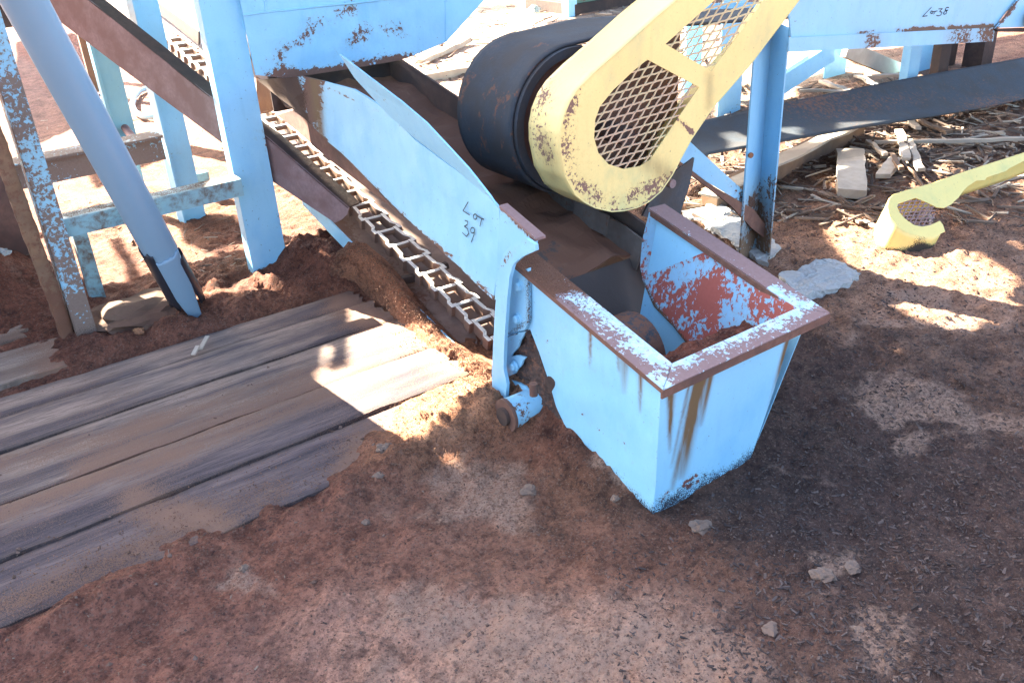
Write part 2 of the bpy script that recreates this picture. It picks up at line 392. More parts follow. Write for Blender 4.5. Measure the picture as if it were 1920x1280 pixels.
def ground():
    def axis(lo, hi, d, ext):
        a = list(np.arange(lo, hi+1e-6, d)); s = d; x = hi
        while x < ext: s *= 1.35; x += s; a.append(x)
        s = d; x = lo
        while x > -ext: s *= 1.35; x -= s; a.insert(0, x)
        return a
    X = axis(-1.0, 4.6, .017, 130); Y = axis(.7, 5.2, .017, 130)
    nx, ny = len(X), len(Y)
    V = [(x, y, gh(x, y)) for y in Y for x in X]
    me = bpy.data.meshes.new('ground')
    Fc = [(j*nx+i, j*nx+i+1, (j+1)*nx+i+1, (j+1)*nx+i) for j in range(ny-1) for i in range(nx-1)]
    me.from_pydata(V, [], Fc)
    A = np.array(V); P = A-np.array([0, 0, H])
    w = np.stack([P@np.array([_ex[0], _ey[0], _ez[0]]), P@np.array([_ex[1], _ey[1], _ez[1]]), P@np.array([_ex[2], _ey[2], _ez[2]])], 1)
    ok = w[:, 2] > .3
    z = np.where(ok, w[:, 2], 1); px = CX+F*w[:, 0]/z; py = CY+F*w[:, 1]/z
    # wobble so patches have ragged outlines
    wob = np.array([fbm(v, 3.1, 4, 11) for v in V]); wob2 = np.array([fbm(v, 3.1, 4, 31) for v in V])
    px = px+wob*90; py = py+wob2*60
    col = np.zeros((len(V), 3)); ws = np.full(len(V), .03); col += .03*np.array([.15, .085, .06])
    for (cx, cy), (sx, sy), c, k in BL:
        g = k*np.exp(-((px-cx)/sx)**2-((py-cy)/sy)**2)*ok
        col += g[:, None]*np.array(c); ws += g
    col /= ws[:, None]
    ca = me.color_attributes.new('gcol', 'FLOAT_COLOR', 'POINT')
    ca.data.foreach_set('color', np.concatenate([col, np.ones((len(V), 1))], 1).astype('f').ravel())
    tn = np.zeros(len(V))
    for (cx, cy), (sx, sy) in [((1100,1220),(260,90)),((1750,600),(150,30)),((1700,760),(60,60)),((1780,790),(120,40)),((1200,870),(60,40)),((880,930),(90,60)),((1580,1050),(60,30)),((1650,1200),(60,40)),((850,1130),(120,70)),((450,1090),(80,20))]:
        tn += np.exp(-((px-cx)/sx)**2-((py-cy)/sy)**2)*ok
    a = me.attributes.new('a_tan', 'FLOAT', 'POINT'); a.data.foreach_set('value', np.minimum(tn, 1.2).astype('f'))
    me.polygons.foreach_set('use_smooth', [True]*len(me.polygons))
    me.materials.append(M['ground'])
    o = bpy.data.objects.new('ground', me); C.objects.link(o); o['kind'] = 'structure'
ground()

# ------------------------------------------------------------------ weathered boards on the ground
GRV = (2.44, 2.72, 3.03, 3.27)
def board(name, x0, x1, y0, y1, z, th, mat, label, seed=0, dirt=None, tilt=0):
    nx, ny = int((x1-x0)/.02), max(2, int((y1-y0)/.02)); bm = bmesh.new(); g = []
    for j in range(ny+1):
        row = []
        for i in range(nx+1):
            u, v = i/nx, j/ny
            e = .006*fbm((u*(x1-x0)*2.2+seed, v*3+seed, 0), 2.6, 4)
            x = x0+(x1-x0)*u + (e if i in (0, nx) else 0)*5; y = y0+(y1-y0)*v + (e if j in (0, ny) else 0)
            row.append(bm.verts.new((x, y, z+.004*fbm((x*.5, y*9, seed), 3, 3)+tilt*(y-y0)+(.003*math.sin(x*1.7+seed) if seed > 10 else 0)-.004*max(0, abs(2*v-1)-.9)*10)))
        g.append(row)
    for j in range(ny):
        for i in range(nx): bm.faces.new((g[j][i], g[j][i+1], g[j+1][i+1], g[j+1][i]))
    bd = [e for e in bm.edges if e.is_boundary]
    r = bmesh.ops.extrude_edge_only(bm, edges=bd)
    for v in r['geom']:
        if isinstance(v, bmesh.types.BMVert): v.co.z -= th
    o = obj(name, bm, mat, None, loc=((x0+x1)/2, (y0+y1)/2, z-th), attrs={'a_dirt': dirt, 'a_rust': lambda p: .8*sstep(.012, .0, min(p.y-y0, y1-p.y)+.01*fbm(p, 7, 3)), 'a_streak': lambda p: sstep(2.78, 2.5, p.y+.1*fbm(p, 1.5, 3))*.9 if seed > 10 else 0.} if dirt else None, smooth=True, recalc=False)
    o.data.set_sharp_from_angle(angle=math.radians(40))
    return tag(o, label, 'board')
def dirt_big(p):
    px, py = proj(p)
    d = .0
    for pts, w, k in (([(-200, 1040), (200, 890), (450, 800), (720, 700)], 22, .55), ([(-100, 900), (300, 790), (560, 700)], 18, .45), ([(700, 690), (560, 740), (300, 830), (150, 890)], 30, .55),
                    ([(250, 800), (430, 740), (640, 690)], 30, .35), ([(0, 1150), (300, 1010), (520, 930)], 40, .3), ([(640, 560), (760, 640), (900, 700)], 40, .7), ([(700, 870), (850, 790), (930, 720)], 70, .9), ([(260, 950), (420, 985)], 40, .6)):
        dd = line_d((px, py), pts); d = max(d, k*math.exp(-(dd/w)**2))
    return d
for i_, (y0_, y1_, x1_, z_, lab_) in enumerate(((2.165, 2.435, 1.40, .018, 'dark weathered plank nearest the camera, its near edge buried in red dirt'), (2.445, 2.715, 1.46, .023, 'dark weathered plank second from the camera, streaked with sawdust'),
      (2.723, 3.025, 1.47, .020, 'grey weathered plank in the middle of the row, sunlit at its right end'), (3.033, 3.262, 1.46, .024, 'grey weathered plank second from the far edge of the row'), (3.27, 3.43, 1.45, .021, 'narrow grey plank at the far edge of the row, by the sawdust bank'))):
    board('wooden_plank', -2.1, x1_, y0_, y1_, z_, .03, M['board'], lab_, 11+i_, dirt_big)
board('wooden_board', -.9, .28, 3.50, 3.80, .036, .025, M['board2'], 'short pale dusty board behind the weathered planks at the left edge', 4, lambda p: .25+.5*sstep(.05, .28, p.x))
board('wooden_board', -.9, .2, 3.86, 4.05, .05, .03, M['board2'], 'narrow pale board half buried, farthest of the boards at the left edge', 8, lambda p: .45)

# ------------------------------------------------------------------ drag conveyor with its boot box
con = thing('drag_conveyor', 'light blue inclined drag conveyor marked LOT 39 with open boot box at its foot', 'conveyor', (1.7, 1.5, 0))
XP = 1.42
def rust_panel(p):
    px, py = proj(p); r = 0
    d = line_d((px, py), [(600, 262), (750, 405), (926, 560)])
    r = max(r, .85*math.exp(-(d/12)**2)*(.75+.8*max(0, fbm(p, 6, 3))))
    r = max(r, .9*math.exp(-((px-585)/30)**2)*sstep(330, 180, py))
    r = max(r, .5*math.exp(-(line_d((px, py), [(568, 143), (731, 219)])/5)**2))
    return r
plate('side_panel', ats([(482, 150), (568, 143), (664, 168), (705, 194), (731, 219), (781, 262), (860, 322), (918, 371), (936, 391), (934, 480), (926, 562), (880, 517), (750, 400), (640, 287), (600, 250), (553, 206), (518, 180)], x=XP), (.008, 0, 0), M['panel'], con, sub=.035, dent=.006,
      attrs={'a_rust': rust_panel, 'a_dirt': lambda p: 1.0*sstep(3.42, 3.62, p.y+.05*fbm(p, 5, 3)), 'a_streak': lambda p: .9*math.exp(-((p.y-3.40-.12*(.9-p.z))/.05)**2)})  # far end darkened for its stain and for the shadow it lies in
plate('bent_flap', [at(636, 102, x=1.375), at(693, 146, x=1.365), at(751, 190, x=1.36), at(798, 230, x=1.365), at(839, 274, x=1.375), at(877, 315, x=1.39), at(918, 367, x=1.408), at(930, 386, x=1.415),
      at(918, 371, x=1.416), at(850, 314, x=1.416), at(781, 262, x=1.416), at(731, 219, x=1.416), at(664, 146, x=1.40)], (.007, 0, 0), M['panel'], con, sub=.05, attrs={'a_rust': lambda p: .35*math.exp(-(line_d(proj(p), [(700, 170), (800, 280), (880, 350)])/8)**2)})
plate('lower_flange', ats([(553, 206), (617, 260), (722, 373), (770, 418), (714, 373), (612, 295), (556, 245), (518, 216)], x=1.435), (.006, 0, 0), M['rust'], con)
plate('end_plate', ats([(937.5, 391.5), (1004, 452), (1000, 470), (966, 482), (942, 508), (930, 560), (927.5, 562)], x=1.419), (.01, 0, 0), M['blue'], con, sub=.04,
      attrs={'a_rust': lambda p: .6*math.exp(-(line_d(proj(p), [(937, 391), (1004, 452)])/7)**2)})
a, b = at(936, 390, x=1.41), at(1005, 452, x=1.41)
plate('top_flange', [a, b, b+Vector((.035, 0, 0)), a+Vector((.03, 0, 0))], (0, 0, .008), M['rim'], con, sub=.03, attrs={'a_rust': lambda p: .5})
# far wall and floor of the upper trough, rubber skirts
plate('far_side_plate', [(2.03, 3.95, .90), (2.03, 3.2, .745), (2.03, 2.13, .515), (2.03, 2.13, .10), (2.03, 3.95, .6)], (.01, 0, 0), M['interior'], con, sub=.1, attrs={'a_dirt': lambda p: .1})
plate('trough_floor', [(1.46, 2.2, .395), (2.03, 2.2, .395), (2.03, 3.95, .80), (1.46, 3.95, .80)], (0, .002, -.008), M['interior'], con, sub=.035, dent=.035, attrs={'a_dirt': lambda p: .12+.42*sstep(1.6, 1.85, p.x+.15*fbm(p, 4, 3))})
plate('trough_floor', [(1.46, 2.02, .08), (2.03, 2.02, .08), (2.03, 2.2, .395), (1.46, 2.2, .395)], (0, .004, -.008), M['interior'], con, sub=.1)
plate('end_wall', [(1.43, 3.93, .72), (2.03, 3.93, .72), (2.03, 3.93, .90), (1.43, 3.93, .90)], (0, .006, 0), M['darkrust'], con)
plate('rubber_skirt', ats([(919, 288), (960, 312), (1010, 336), (1052, 352), (1080, 374), (1078, 412), (1030, 385), (985, 356), (958, 350), (930, 322)], x=2.0), (.008, 0, 0), M['skirt'], con, sub=.03, attrs={'a_dirt': lambda p: .25})
plate('rubber_skirt', ats([(1078, 372), (1140, 405), (1135, 442), (1110, 430), (1074, 406)], x=1.985), (.008, 0, 0), M['skirt'], con, sub=.03, attrs={'a_dirt': lambda p: .2})
plate('rubber_skirt', ats([(1136, 405), (1170, 424), (1207, 452), (1200, 480), (1192, 507), (1160, 480), (1128, 462)], x=1.995), (.008, 0, 0), M['skirt'], con, sub=.03, attrs={'a_dirt': lambda p: .15})
# ---- boot box
S = .225
RP = ((0, 1.42, .445), (0, -S, 1))
def rim3(x, y): return Vector((x, y, .445+S*(y-1.42)))
def rimr(p):
    out = min(abs(p.x-1.405)/.095 if p.y > 1.485 else 9, abs(p.y-1.42)/.065 if p.x > 1.44 else 9, abs(2.07-p.x)/.07 if p.y > 1.487 else 9)
    return .02+.30*sstep(.9, .05, out) + (.35 if p.x > 1.98 and p.y > 1.6 else 0)
def rimd(p):
    return (1.2*sstep(1.76, 1.98, p.y+.1*fbm(p, 12, 3)) if p.x < 1.6 else 0) + .0
def rim(name, P2, **k):
    plate(name, [rim3(*q) for q in P2], (0, 0, -.012), M['rim'], con, sub=.012, attrs={'a_rust': rimr, 'a_dirt': rimd})
rim('rim', [(1.405, 1.42), (1.498, 1.4835), (1.498, 2.10), (1.405, 2.10)])
rim('rim', [(1.406, 1.4185), (2.069, 1.4185), (1.9985, 1.483), (1.4995, 1.483)])
rim('rim', [(2.07, 1.42), (2.07, 2.11), (2.0, 2.115), (2.0, 1.4845)])
# turned-down lips of the angle-iron rim
def lip(P2, inward, depth=.022):
    q = [rim3(*p) for p in P2]; a, b = q
    plate('rim_lip', [a+Vector((0, 0, -.002)), b+Vector((0, 0, -.002)), b+Vector((0, 0, -depth)), a+Vector((0, 0, -depth))], inward, M['rust'], con, sub=.04)
lip([(1.4045, 1.42), (1.4045, 2.10)], (.005, 0, 0), .016)
lip([(1.400, 1.4165), (2.071, 1.4165)], (0, .006, 0), .026)
lip([(2.0715, 1.42), (2.0715, 2.11)], (-.005, 0, 0), .02)
lip([(1.4985, 1.485), (1.4985, 2.10)], (-.004, 0, 0), .03)
lip([(1.9975, 1.49), (1.9975, 2.10)], (-.004, 0, 0), .02)
XS = 1.428
side_px = [(958, 500), (975, 497), (1237, 726), (1238, 760), (1232, 860), (1225, 972), (1190, 945), (1150, 897), (1110, 862), (1081, 828), (1058, 795), (1043, 762), (1029, 720), (1010, 661), (993, 618), (947, 632), (950, 560)]
def drip(px, py, x0, y0, y1, w, k=1):
    if py < y0-6 or py > y1: return 0
    t = (py-y0)/(y1-y0); ww = w*(1-.6*t)
    return k*math.exp(-((px-x0+(py-y0)*.02)/ww)**2)*(1-t)**.4
def b_streak(p):
    px, py = proj(p)
    s = drip(px, py, 1108, 590, 690, 4)+drip(px, py, 1172, 640, 740, 10, .6)+drip(px, py, 1202, 655, 775, 5.5, 1.1)+drip(px, py, 1160, 640, 700, 3, .7)
    return min(1, s)
def b_dirt_dark_foot(p):
    px, py = proj(p)
    h = p.z
    r = .66*sstep(.15, -.04, h+.035*fbm(p, 9, 4))
    d = line_d((px, py), [(1225, 972), (1150, 897), (1081, 828), (1043, 762), (1010, 661)])
    r = max(r, .5*math.exp(-(d/20)**2)*sstep(720, 860, py), .85*sstep(.03, .0, h))  # dirt along the side edge, then a thin hard dark band at the base
    return r
def b_rust(p):
    px, py = proj(p); r = .17
    for (x, y, s, k) in ((1095, 775, 10, .5), (1120, 805, 8, .5), (1188, 865, 7, .5), (1170, 830, 5, .5), (1027, 640, 6, .6), (1030, 560, 5, .5), (1262, 870, 4, .5)):
        r = max(r, k*math.exp(-((px-x)**2+(py-y)**2)/s**2))
    r = max(r, .35*sstep(.12, 0, p.z))
    return r
bx_at = {'a_rust': b_rust, 'a_dirt': b_dirt_dark_foot, 'a_streak': b_streak}
plate('box_side', ats(side_px, x=XS), (.007, 0, 0), M['box'], con, sub=.014, dent=.005, attrs=bx_at)
FP = ((0, 1.43, .44), (0, 1, .085))
def f_streak(p):
    px, py = proj(p)
    s = drip(px, py, 1258, 726, 850, 7, 1.1)
    for x0, w, k, y1 in ((1320, 9, 1., 900), (1308, 5, .9, 920), (1335, 4, .8, 800), (1297, 3, .6, 880)):
        xx = x0-(py-700)*.22
        if 700 < py < y1: s += k*math.exp(-((px-xx)/w)**2)*(1-(py-700)/(y1-700))**.35
    s += .9*math.exp(-((px-1476+(py-640)*.27)/4)**2)*sstep(800, 650, py)
    return min(1, s)
def f_rust(p):
    px, py = proj(p); r = .05
    for pts, w, k in (([(1268, 922), (1285, 905), (1305, 890)], 7, .75), ([(1290, 912), (1308, 902)], 7, .75), ([(1240, 940), (1258, 915)], 7, .6), ([(1222, 893), (1230, 930)], 3, .4), ([(1300, 700), (1480, 630)], 4, .3)):
        r = max(r, k*math.exp(-(line_d((px, py), pts)/w)**2))
    return r
plate('box_front', ats([(1239, 728), (1478, 625), (1481, 634), (1455, 720), (1428, 800), (1408, 858), (1370, 890), (1330, 912), (1275, 945), (1226, 974)], pl=FP), (0, .008, .0007), M['box'], con, sub=.014,
      attrs={'a_rust': f_rust, 'a_dirt': lambda p: (.66*sstep(.15, -.04, p.z+.035*fbm(p, 9, 4))), 'a_streak': f_streak})
WP = ((1.86, 0, 0), (1, 0, -.285))
def w_rust(p):
    px, py = proj(p)
    r = .16+.2*fbm(p, 7, 4)
    d = line_d((px, py), [(1215, 400), (1340, 470), (1490, 580)])
    r += .05*math.exp(-(d/45)**2)*sstep(1230, 1330, px)
    r -= .25*math.exp(-((px-1225)**2/900+(py-440)**2/1800))
    r += .2*math.exp(-((px-1320)**2/1500+(py-540)**2/1500))
    return max(-.3, r)
plate('box_inner_wall', ats([(1490, 577), (1340, 479), (1217, 398), (1204, 450), (1200, 500), (1206, 530), (1226, 575), (1262, 612), (1296, 655), (1310, 720), (1430, 700)], pl=WP), (.008, 0, -.0023), M['boxin'], con, sub=.014,
      attrs={'a_rust': w_rust, 'a_dirt': lambda p: .9*math.exp(-(line_d(proj(p), [(1190, 520), (1215, 570), (1250, 612), (1290, 660)])/16)**2)})
# outer skin of the far wall, down to the ground
plate('box_side', [(2.012, 1.45, .44), (2.012, 2.08, .57), (1.90, 2.08, .05), (1.84, 1.48, -.02)], (-.003, 0, 0), M['box'], con, sub=.05, attrs={'a_dirt': lambda p: sstep(.14, 0, p.z)})
# bracket: upright angle with bolted plate
plate('end_bracket', ats([(1003, 459), (985, 447), (962, 456), (944, 475), (936, 500), (932, 540), (926, 620), (922, 700), (924, 765), (936, 778), (946, 780), (950, 720), (944, 690), (946, 634), (951, 560), (955, 520), (962, 496), (978, 482), (1004, 470)], x=1.372), (.012, 0, 0), M['blue'], con, sub=.02,
      attrs={'a_rust': lambda p: .18+.3*math.exp(-(line_d(proj(p), [(985, 447), (936, 500)])/8)**2)})
plate('bracket_web', [at(936, 505, x=1.384), at(929, 600, x=1.384), at(925, 700, x=1.384), at(925, 700, x=1.384)+Vector((.044, 0, 0)), at(936, 505, x=1.384)+Vector((.044, 0, 0))], (0, .006, 0), M['blue'], con)
mp = plate('mounting_plate', ats([(953, 517), (990, 503), (991, 600), (984, 618), (949, 628)], x=1.416), (.011, 0, 0), M['blue'], con, sub=.02, attrs={'a_rust': lambda p: .12, 'a_dirt': lambda p: .55*math.exp(-(line_d(proj(p), [(990, 520), (992, 600), (950, 630)])/9)**2)})
def bolt(px, py, x, r=.014):
    c = at(px, py, x=x); bm = bmesh.new()
    add_sweep(bm, circ(r, 6), [c, c-Vector((.014, 0, 0))]); add_sweep(bm, circ(r*1.35, 16), [c+Vector((.004, 0, 0)), c-Vector((.003, 0, 0))])
    obj('bolt', bm, M['blue'], con, bevel=.002)
bolt(975, 536, 1.414); bolt(971, 597, 1.414); bolt(965, 686, 1.414)
plate('lower_bracket_plate', ats(jag([(945, 634), (986, 621), (976, 638), (972, 650), (958, 668), (972, 666), (986, 670), (978, 684), (966, 700), (950, 708), (962, 714), (985, 724), (1000, 742), (1010, 768), (990, 798), (950, 793), (944, 740), (942, 690)], 1.6), x=1.42), (.007, 0, 0), M['blue'], con, sub=.02, attrs={'a_rust': lambda p: .25, 'a_dirt': lambda p: .1})
bm = bmesh.new(); add_prism(bm, [ats(jag([(940, 640), (993, 616), (1012, 661), (1032, 720), (1046, 762), (1056, 790), (1040, 812), (1000, 815), (950, 790), (935, 720)], 2.), x=1.436)], (.05, 0, 0)); split(bm, .012)
for v in bm.verts: v.co.x += .012*fbm(v.co, 18, 4)
obj('caked_sawdust', bm, M['darkrust'], con, attrs={'a_dirt': lambda p: .25})
bc = at(947, 779, x=1.318)
bh = tube('bearing_housing', [bc+Vector((.012, 0, 0)), bc+Vector((.045, 0, 0)), bc+Vector((.12, 0, 0)), bc+Vector((.15, 0, 0))], .052, M['blue'], con, 26, attrs={'a_rust': lambda p: .38})
tube('bearing_cap', [bc, bc+Vector((.012, 0, 0))], .056, M['rust'], bh, 26)
tube('shaft_end', [bc-Vector((.014, 0, 0)), bc+Vector((.002, 0, 0))], .03, M['darkrust'], bh, 18)
c = at(1000, 725, x=1.37); tube('grease_nipple', [c-Vector((0, 0, .03)), c+Vector((0, 0, .012))], .013, M['rust'], bh, 10)
# tail drum in the boot
tp = thing('tail_drum', 'x', 'x'); bpy.data.objects.remove(tp)
bm = bmesh.new(); add_sweep(bm, circ(.13, 40), [(1.50, 1.93, .215), (1.80, 1.93, .215)]); obj('tail_drum', bm, M['belt'], con, bevel=.012, smooth=False, attrs={'a_dirt': lambda p: .33+.2*sstep(.3, .2, p.z)})
tube('tail_shaft', [(1.43, 1.93, .215), (1.81, 1.93, .215)], .03, M['darkrust'], con)
plate('boot_floor', [(1.44, 1.50, .03), (1.83, 1.50, .03), (1.86, 2.05, .04), (1.44, 2.05, .04)], (0, 0, -.006), M['interior'], con)
# ---- return trough under the upper one
def chz(y): return float(np.interp(y, [2.2, 2.70, 3.58, 4.60, 6.01, 7.5], [-.04, .063, .248, .492, .726, .98]))
ys = [2.30+i*.15 for i in range(36)]
def strip(name, x0, x1, dz0, dz1, mat, yy=ys, th=(0, 0, -.008), attrs=None, nx=6):
    bm = bmesh.new(); rows = []
    for y in yy: rows.append([bm.verts.new((x0+(x1-x0)*i/nx, y, chz(y)+dz0+(dz1-dz0)*i/nx)) for i in range(nx+1)])
    for r, s in zip(rows, rows[1:]):
        for i in range(nx): bm.faces.new((r[i], r[i+1], s[i+1], s[i]))
    r = bmesh.ops.extrude_face_region(bm, geom=bm.faces[:])
    for v in r['geom']:
        if isinstance(v, bmesh.types.BMVert): v.co += Vector(th)
    return obj(name, bm, mat, con, attrs=attrs)
strip('return_trough_floor', 1.53, 2.02, -.062, -.062, M['floor'], attrs={'a_dirt': lambda p: .12+.5*math.exp(-((p.x-1.56)/.04)**2)+.3*fbm(p, 4, 3)})
strip('return_trough_side', 1.523, 1.523, -.10, -.025, M['blue'], yy=[2.44+i*.12 for i in range(14)], th=(-.007, 0, 0), attrs={'a_rust': lambda p: .3}, nx=3)
strip('return_trough_side', 2.03, 2.03, -.12, .03, M['darkrust'], th=(.007, 0, 0), nx=2)
# rusty side channel, plate plus top and bottom flanges
CHP = ((1.5, 3.43, 0), (.939, .344, 0))
ch = plate('side_channel', ats([(110, -45), (166, 0), (276, 88), (385, 175), (501, 258), (654, 390), (651, 402), (640, 412), (628, 418), (515, 343), (405, 260), (230, 130), (58, 0), (0, -45)], pl=CHP), (.006, .002, 0), M['chan'], con, sub=.06)
a = [at(*q_, pl=CHP) for q_ in ((110, -45), (166, 0), (385, 175), (501, 258), (652, 389))]
bm = bmesh.new(); rr = [(bm.verts.new(p), bm.verts.new(p+Vector((.07, .025, .0)))) for p in a]
for (p, q), (r, s) in zip(rr, rr[1:]): bm.faces.new((p, r, s, q))
r = bmesh.ops.extrude_face_region(bm, geom=bm.faces[:])
for v in r['geom']:
    if isinstance(v, bmesh.types.BMVert): v.co.z -= .006
obj('channel_flange', bm, M['darkrust'], ch)
plate('upper_side_plate', ats([(240, -60), (262, -20), (330, 30), (372, 60), (372, 85), (320, 42), (262, 0), (205, -60)], x=1.78), (.01, 0, 0), M['darkrust'], con)
plate('upper_side_plate', ats([(243, -62), (380, -62), (380, 60), (372, 58), (330, 28), (264, -22)], x=1.785), (.008, 0, 0), M['railp'], con)
# small rusted angle sticking out past the post
plate('angle_stub', ats([(480, 143), (548, 197), (545, 201), (498, 212), (483, 210)], x=1.50), (.004, 0, 0), M['orange'], con)
bar('stub_edge', at(490, 212, x=1.49), at(546, 198, x=1.49), .008, .006, M['orange'], con)
# marker writing
def writing(name, strokes, plk, off, w, parent):
    bm = bmesh.new()
    for s in strokes:
        for a, b in zip(s, s[1:]):
            p, q = at(*a, **plk)+off, at(*b, **plk)+off
            if (p-q).length < 1e-5: continue
            n = off.normalized(); d = (q-p).normalized(); t = d.cross(n)*w/2; e = d*w*.3
            vs = [bm.verts.new(k) for k in (p-e-t, q+e-t, q+e+t, p-e+t)]; bm.faces.new(vs)
    obj(name, bm, M['ink'], parent)
def arc(cx, cy, rx, ry, a0, a1, n=12, sk=0):
    o = []
    for i in range(n+1):
        a = math.radians(a0+(a1-a0)*i/n); x, y = rx*math.cos(a), ry*math.sin(a); o.append((cx+x+sk*y, cy+y+sk*x))
    return o
T = lambda x, y: (600+x/3.764, 360+y/3.764)
L39 = [[T(1055, 68), T(1018, 130), T(1065, 160)], [T(*p) for p in arc(1104, 172, 13, 19, 0, 360, 12)], [T(1112, 162), T(1140, 180), T(1165, 190)], [T(1150, 186), T(1138, 240)],
       [T(1032, 198), T(1050, 206), T(1048, 228), T(1028, 240), T(1050, 256), T(1058, 290), T(1042, 312), T(1014, 284)], [T(*p) for p in arc(1086, 268, 14, 20, 0, 360, 12)], [T(1100, 262), T(1096, 300), T(1076, 352)]]
writing('marker_writing', L39, dict(x=XP), Vector((-.005, 0, 0)), .0035, con)

# conveyor chain of welded links in the return trough
chn = thing('drag_chain', 'bright worn steel drag chain lying in the trough under the LOT 39 conveyor', 'chain', (1.68, 2.5, 0))
def link_mesh():
    bm = bmesh.new(); P = .125; hh = .024
    for s in (-1, 1):
        q = [(-.014, .060), (.022, .060), (.044, .046), (P*.9, .044), (P+.010, .044)]
        for (y0, w0), (y1, w1) in zip(q, q[1:]):
            t = .0088; pr_ = []
            for (yy, ww) in ((y0, w0), (y1, w1)):
                pr_.append([bm.verts.new((s*ww+dx, yy, dz)) for dx, dz in ((-t, -hh), (t, -hh), (t, hh), (-t, hh))])
            for i in range(4):
                j = (i+1) % 4; bm.faces.new((pr_[0][i], pr_[0][j], pr_[1][j], pr_[1][i]))
            bm.faces.new(pr_[0]); bm.faces.new(list(reversed(pr_[1])))
    add_sweep(bm, circ(.015, 10), [(-.064, 0, .006), (.064, 0, .006)])
    return bm
me0 = None
y = 2.335; k = 0
while y < 6.3:
    z0, z1 = chz(y), chz(y+.125)
    if me0 is None:
        o = obj('link', link_mesh(), M['chain'], None, bevel=.002, attrs={'a_rust': lambda p: 1. if p.z > .010 else 0.})
        me0 = o.data
    else:
        o = bpy.data.objects.new('link', me0); C.objects.link(o)
        b_ = o.modifiers.new('bevel', 'BEVEL'); b_.width = .002; b_.segments = 2
    o.parent = chn; o.location = Vector((1.68+R.uniform(-.003, .003), y, z0-.012))-chn.location
    o.rotation_euler = (math.atan2(z1-z0, .125), 0, R.uniform(-.04, .04))
    if k in (6, 16, 26):
        zz = z0-.012
        bar('flight', (1.46+.085, y+.05, zz-.005), (1.63, y+.05, zz-.012), .035, .03, M['darkrust'], chn, bevel=.006)
        bar('flight', (1.735, y+.05, zz-.012), (1.79, y+.05, zz+.0), .03, .03, M['darkrust'], chn, bevel=.006)
    y += .125; k += 1

# ------------------------------------------------------------------ sawdust bank against the return trough, pile in the boot
bm = bmesh.new(); rows = []
crest = [(640, 470), (650, 462), (668, 452), (700, 478), (730, 512), (760, 552), (795, 592), (830, 628), (862, 655), (890, 672), (915, 690), (930, 712)]
base = [(600, 556), (625, 548), (645, 541), (662, 538), (700, 562), (740, 605), (780, 640), (815, 668), (850, 690), (880, 712), (905, 735), (925, 765)]
def lerp_path(P, t):
    n = len(P)-1; i = min(int(t*n), n-1); f = t*n-i; return P[i][0]+(P[i+1][0]-P[i][0])*f, P[i][1]+(P[i+1][1]-P[i][1])*f
NU, NV = 130, 22
for i in range(NU+1):
    u = i/NU; c_ = at(*lerp_path(crest, u), x=1.505); b_ = at(*lerp_path(base, u), z=.0)
    inn = c_+Vector((.05, 0, -.03)); row = []
    for j in range(NV+1):
        v = j/NV
        if v < .8: p = b_.lerp(c_, v/.8); p.z += .02*math.sin(v/.8*math.pi)
        else: p = c_.lerp(inn, (v-.8)/.2)
        k = fbm(p, 14, 5, 2)*.016+fbm(p, 60, 3, 3)*.006
        row.append(bm.verts.new(p+Vector((-k*.8, -k*.2, k+(.0 if j else -.02)))))
    rows.append(row)
for r, s in zip(rows, rows[1:]):
    for j in range(NV): bm.faces.new((r[j], s[j], s[j+1], r[j+1]))
def gattr(o, col):
    ca = o.data.color_attributes.new('gcol', 'FLOAT_COLOR', 'POINT'); ca.data.foreach_set('color', [*col, 1]*len(o.data.vertices)); return o
hp = obj('sawdust_bank', bm, M['ground'], None, smooth=True, loc=(1.45, 2.9, 0)); gattr(hp, (.22, .115, .07)); hp['kind'] = 'stuff'; hp['label'] = 'red brown sawdust banked against the return trough'; hp['category'] = 'sawdust'
bm = bmesh.new(); g = []
for j in range(40):
    row = []
    for i in range(50):
        x = 1.45+.50*i/49; y_ = 1.455+.36*j/39
        z = .425-.06*(j/39)-.5*max(0, y_-1.63)/.2-.02*(i/49)-.25*max(0, .2-i/49)+.012*fbm((x, y_, 0), 14, 4)+.004*fbm((x, y_, 0), 60, 3)
        row.append(bm.verts.new((x, y_, z)))
    g.append(row)
for r, s in zip(g, g[1:]):
    for i in range(49): bm.faces.new((r[i], r[i+1], s[i+1], s[i]))
pl_ = obj('sawdust_pile', bm, M['ground'], None, smooth=True, loc=(1.68, 1.5, .3)); gattr(pl_, (.12, .05, .034)); pl_['kind'] = 'stuff'; pl_['label'] = 'damp sawdust heaped inside the front of the open box'; pl_['category'] = 'sawdust'

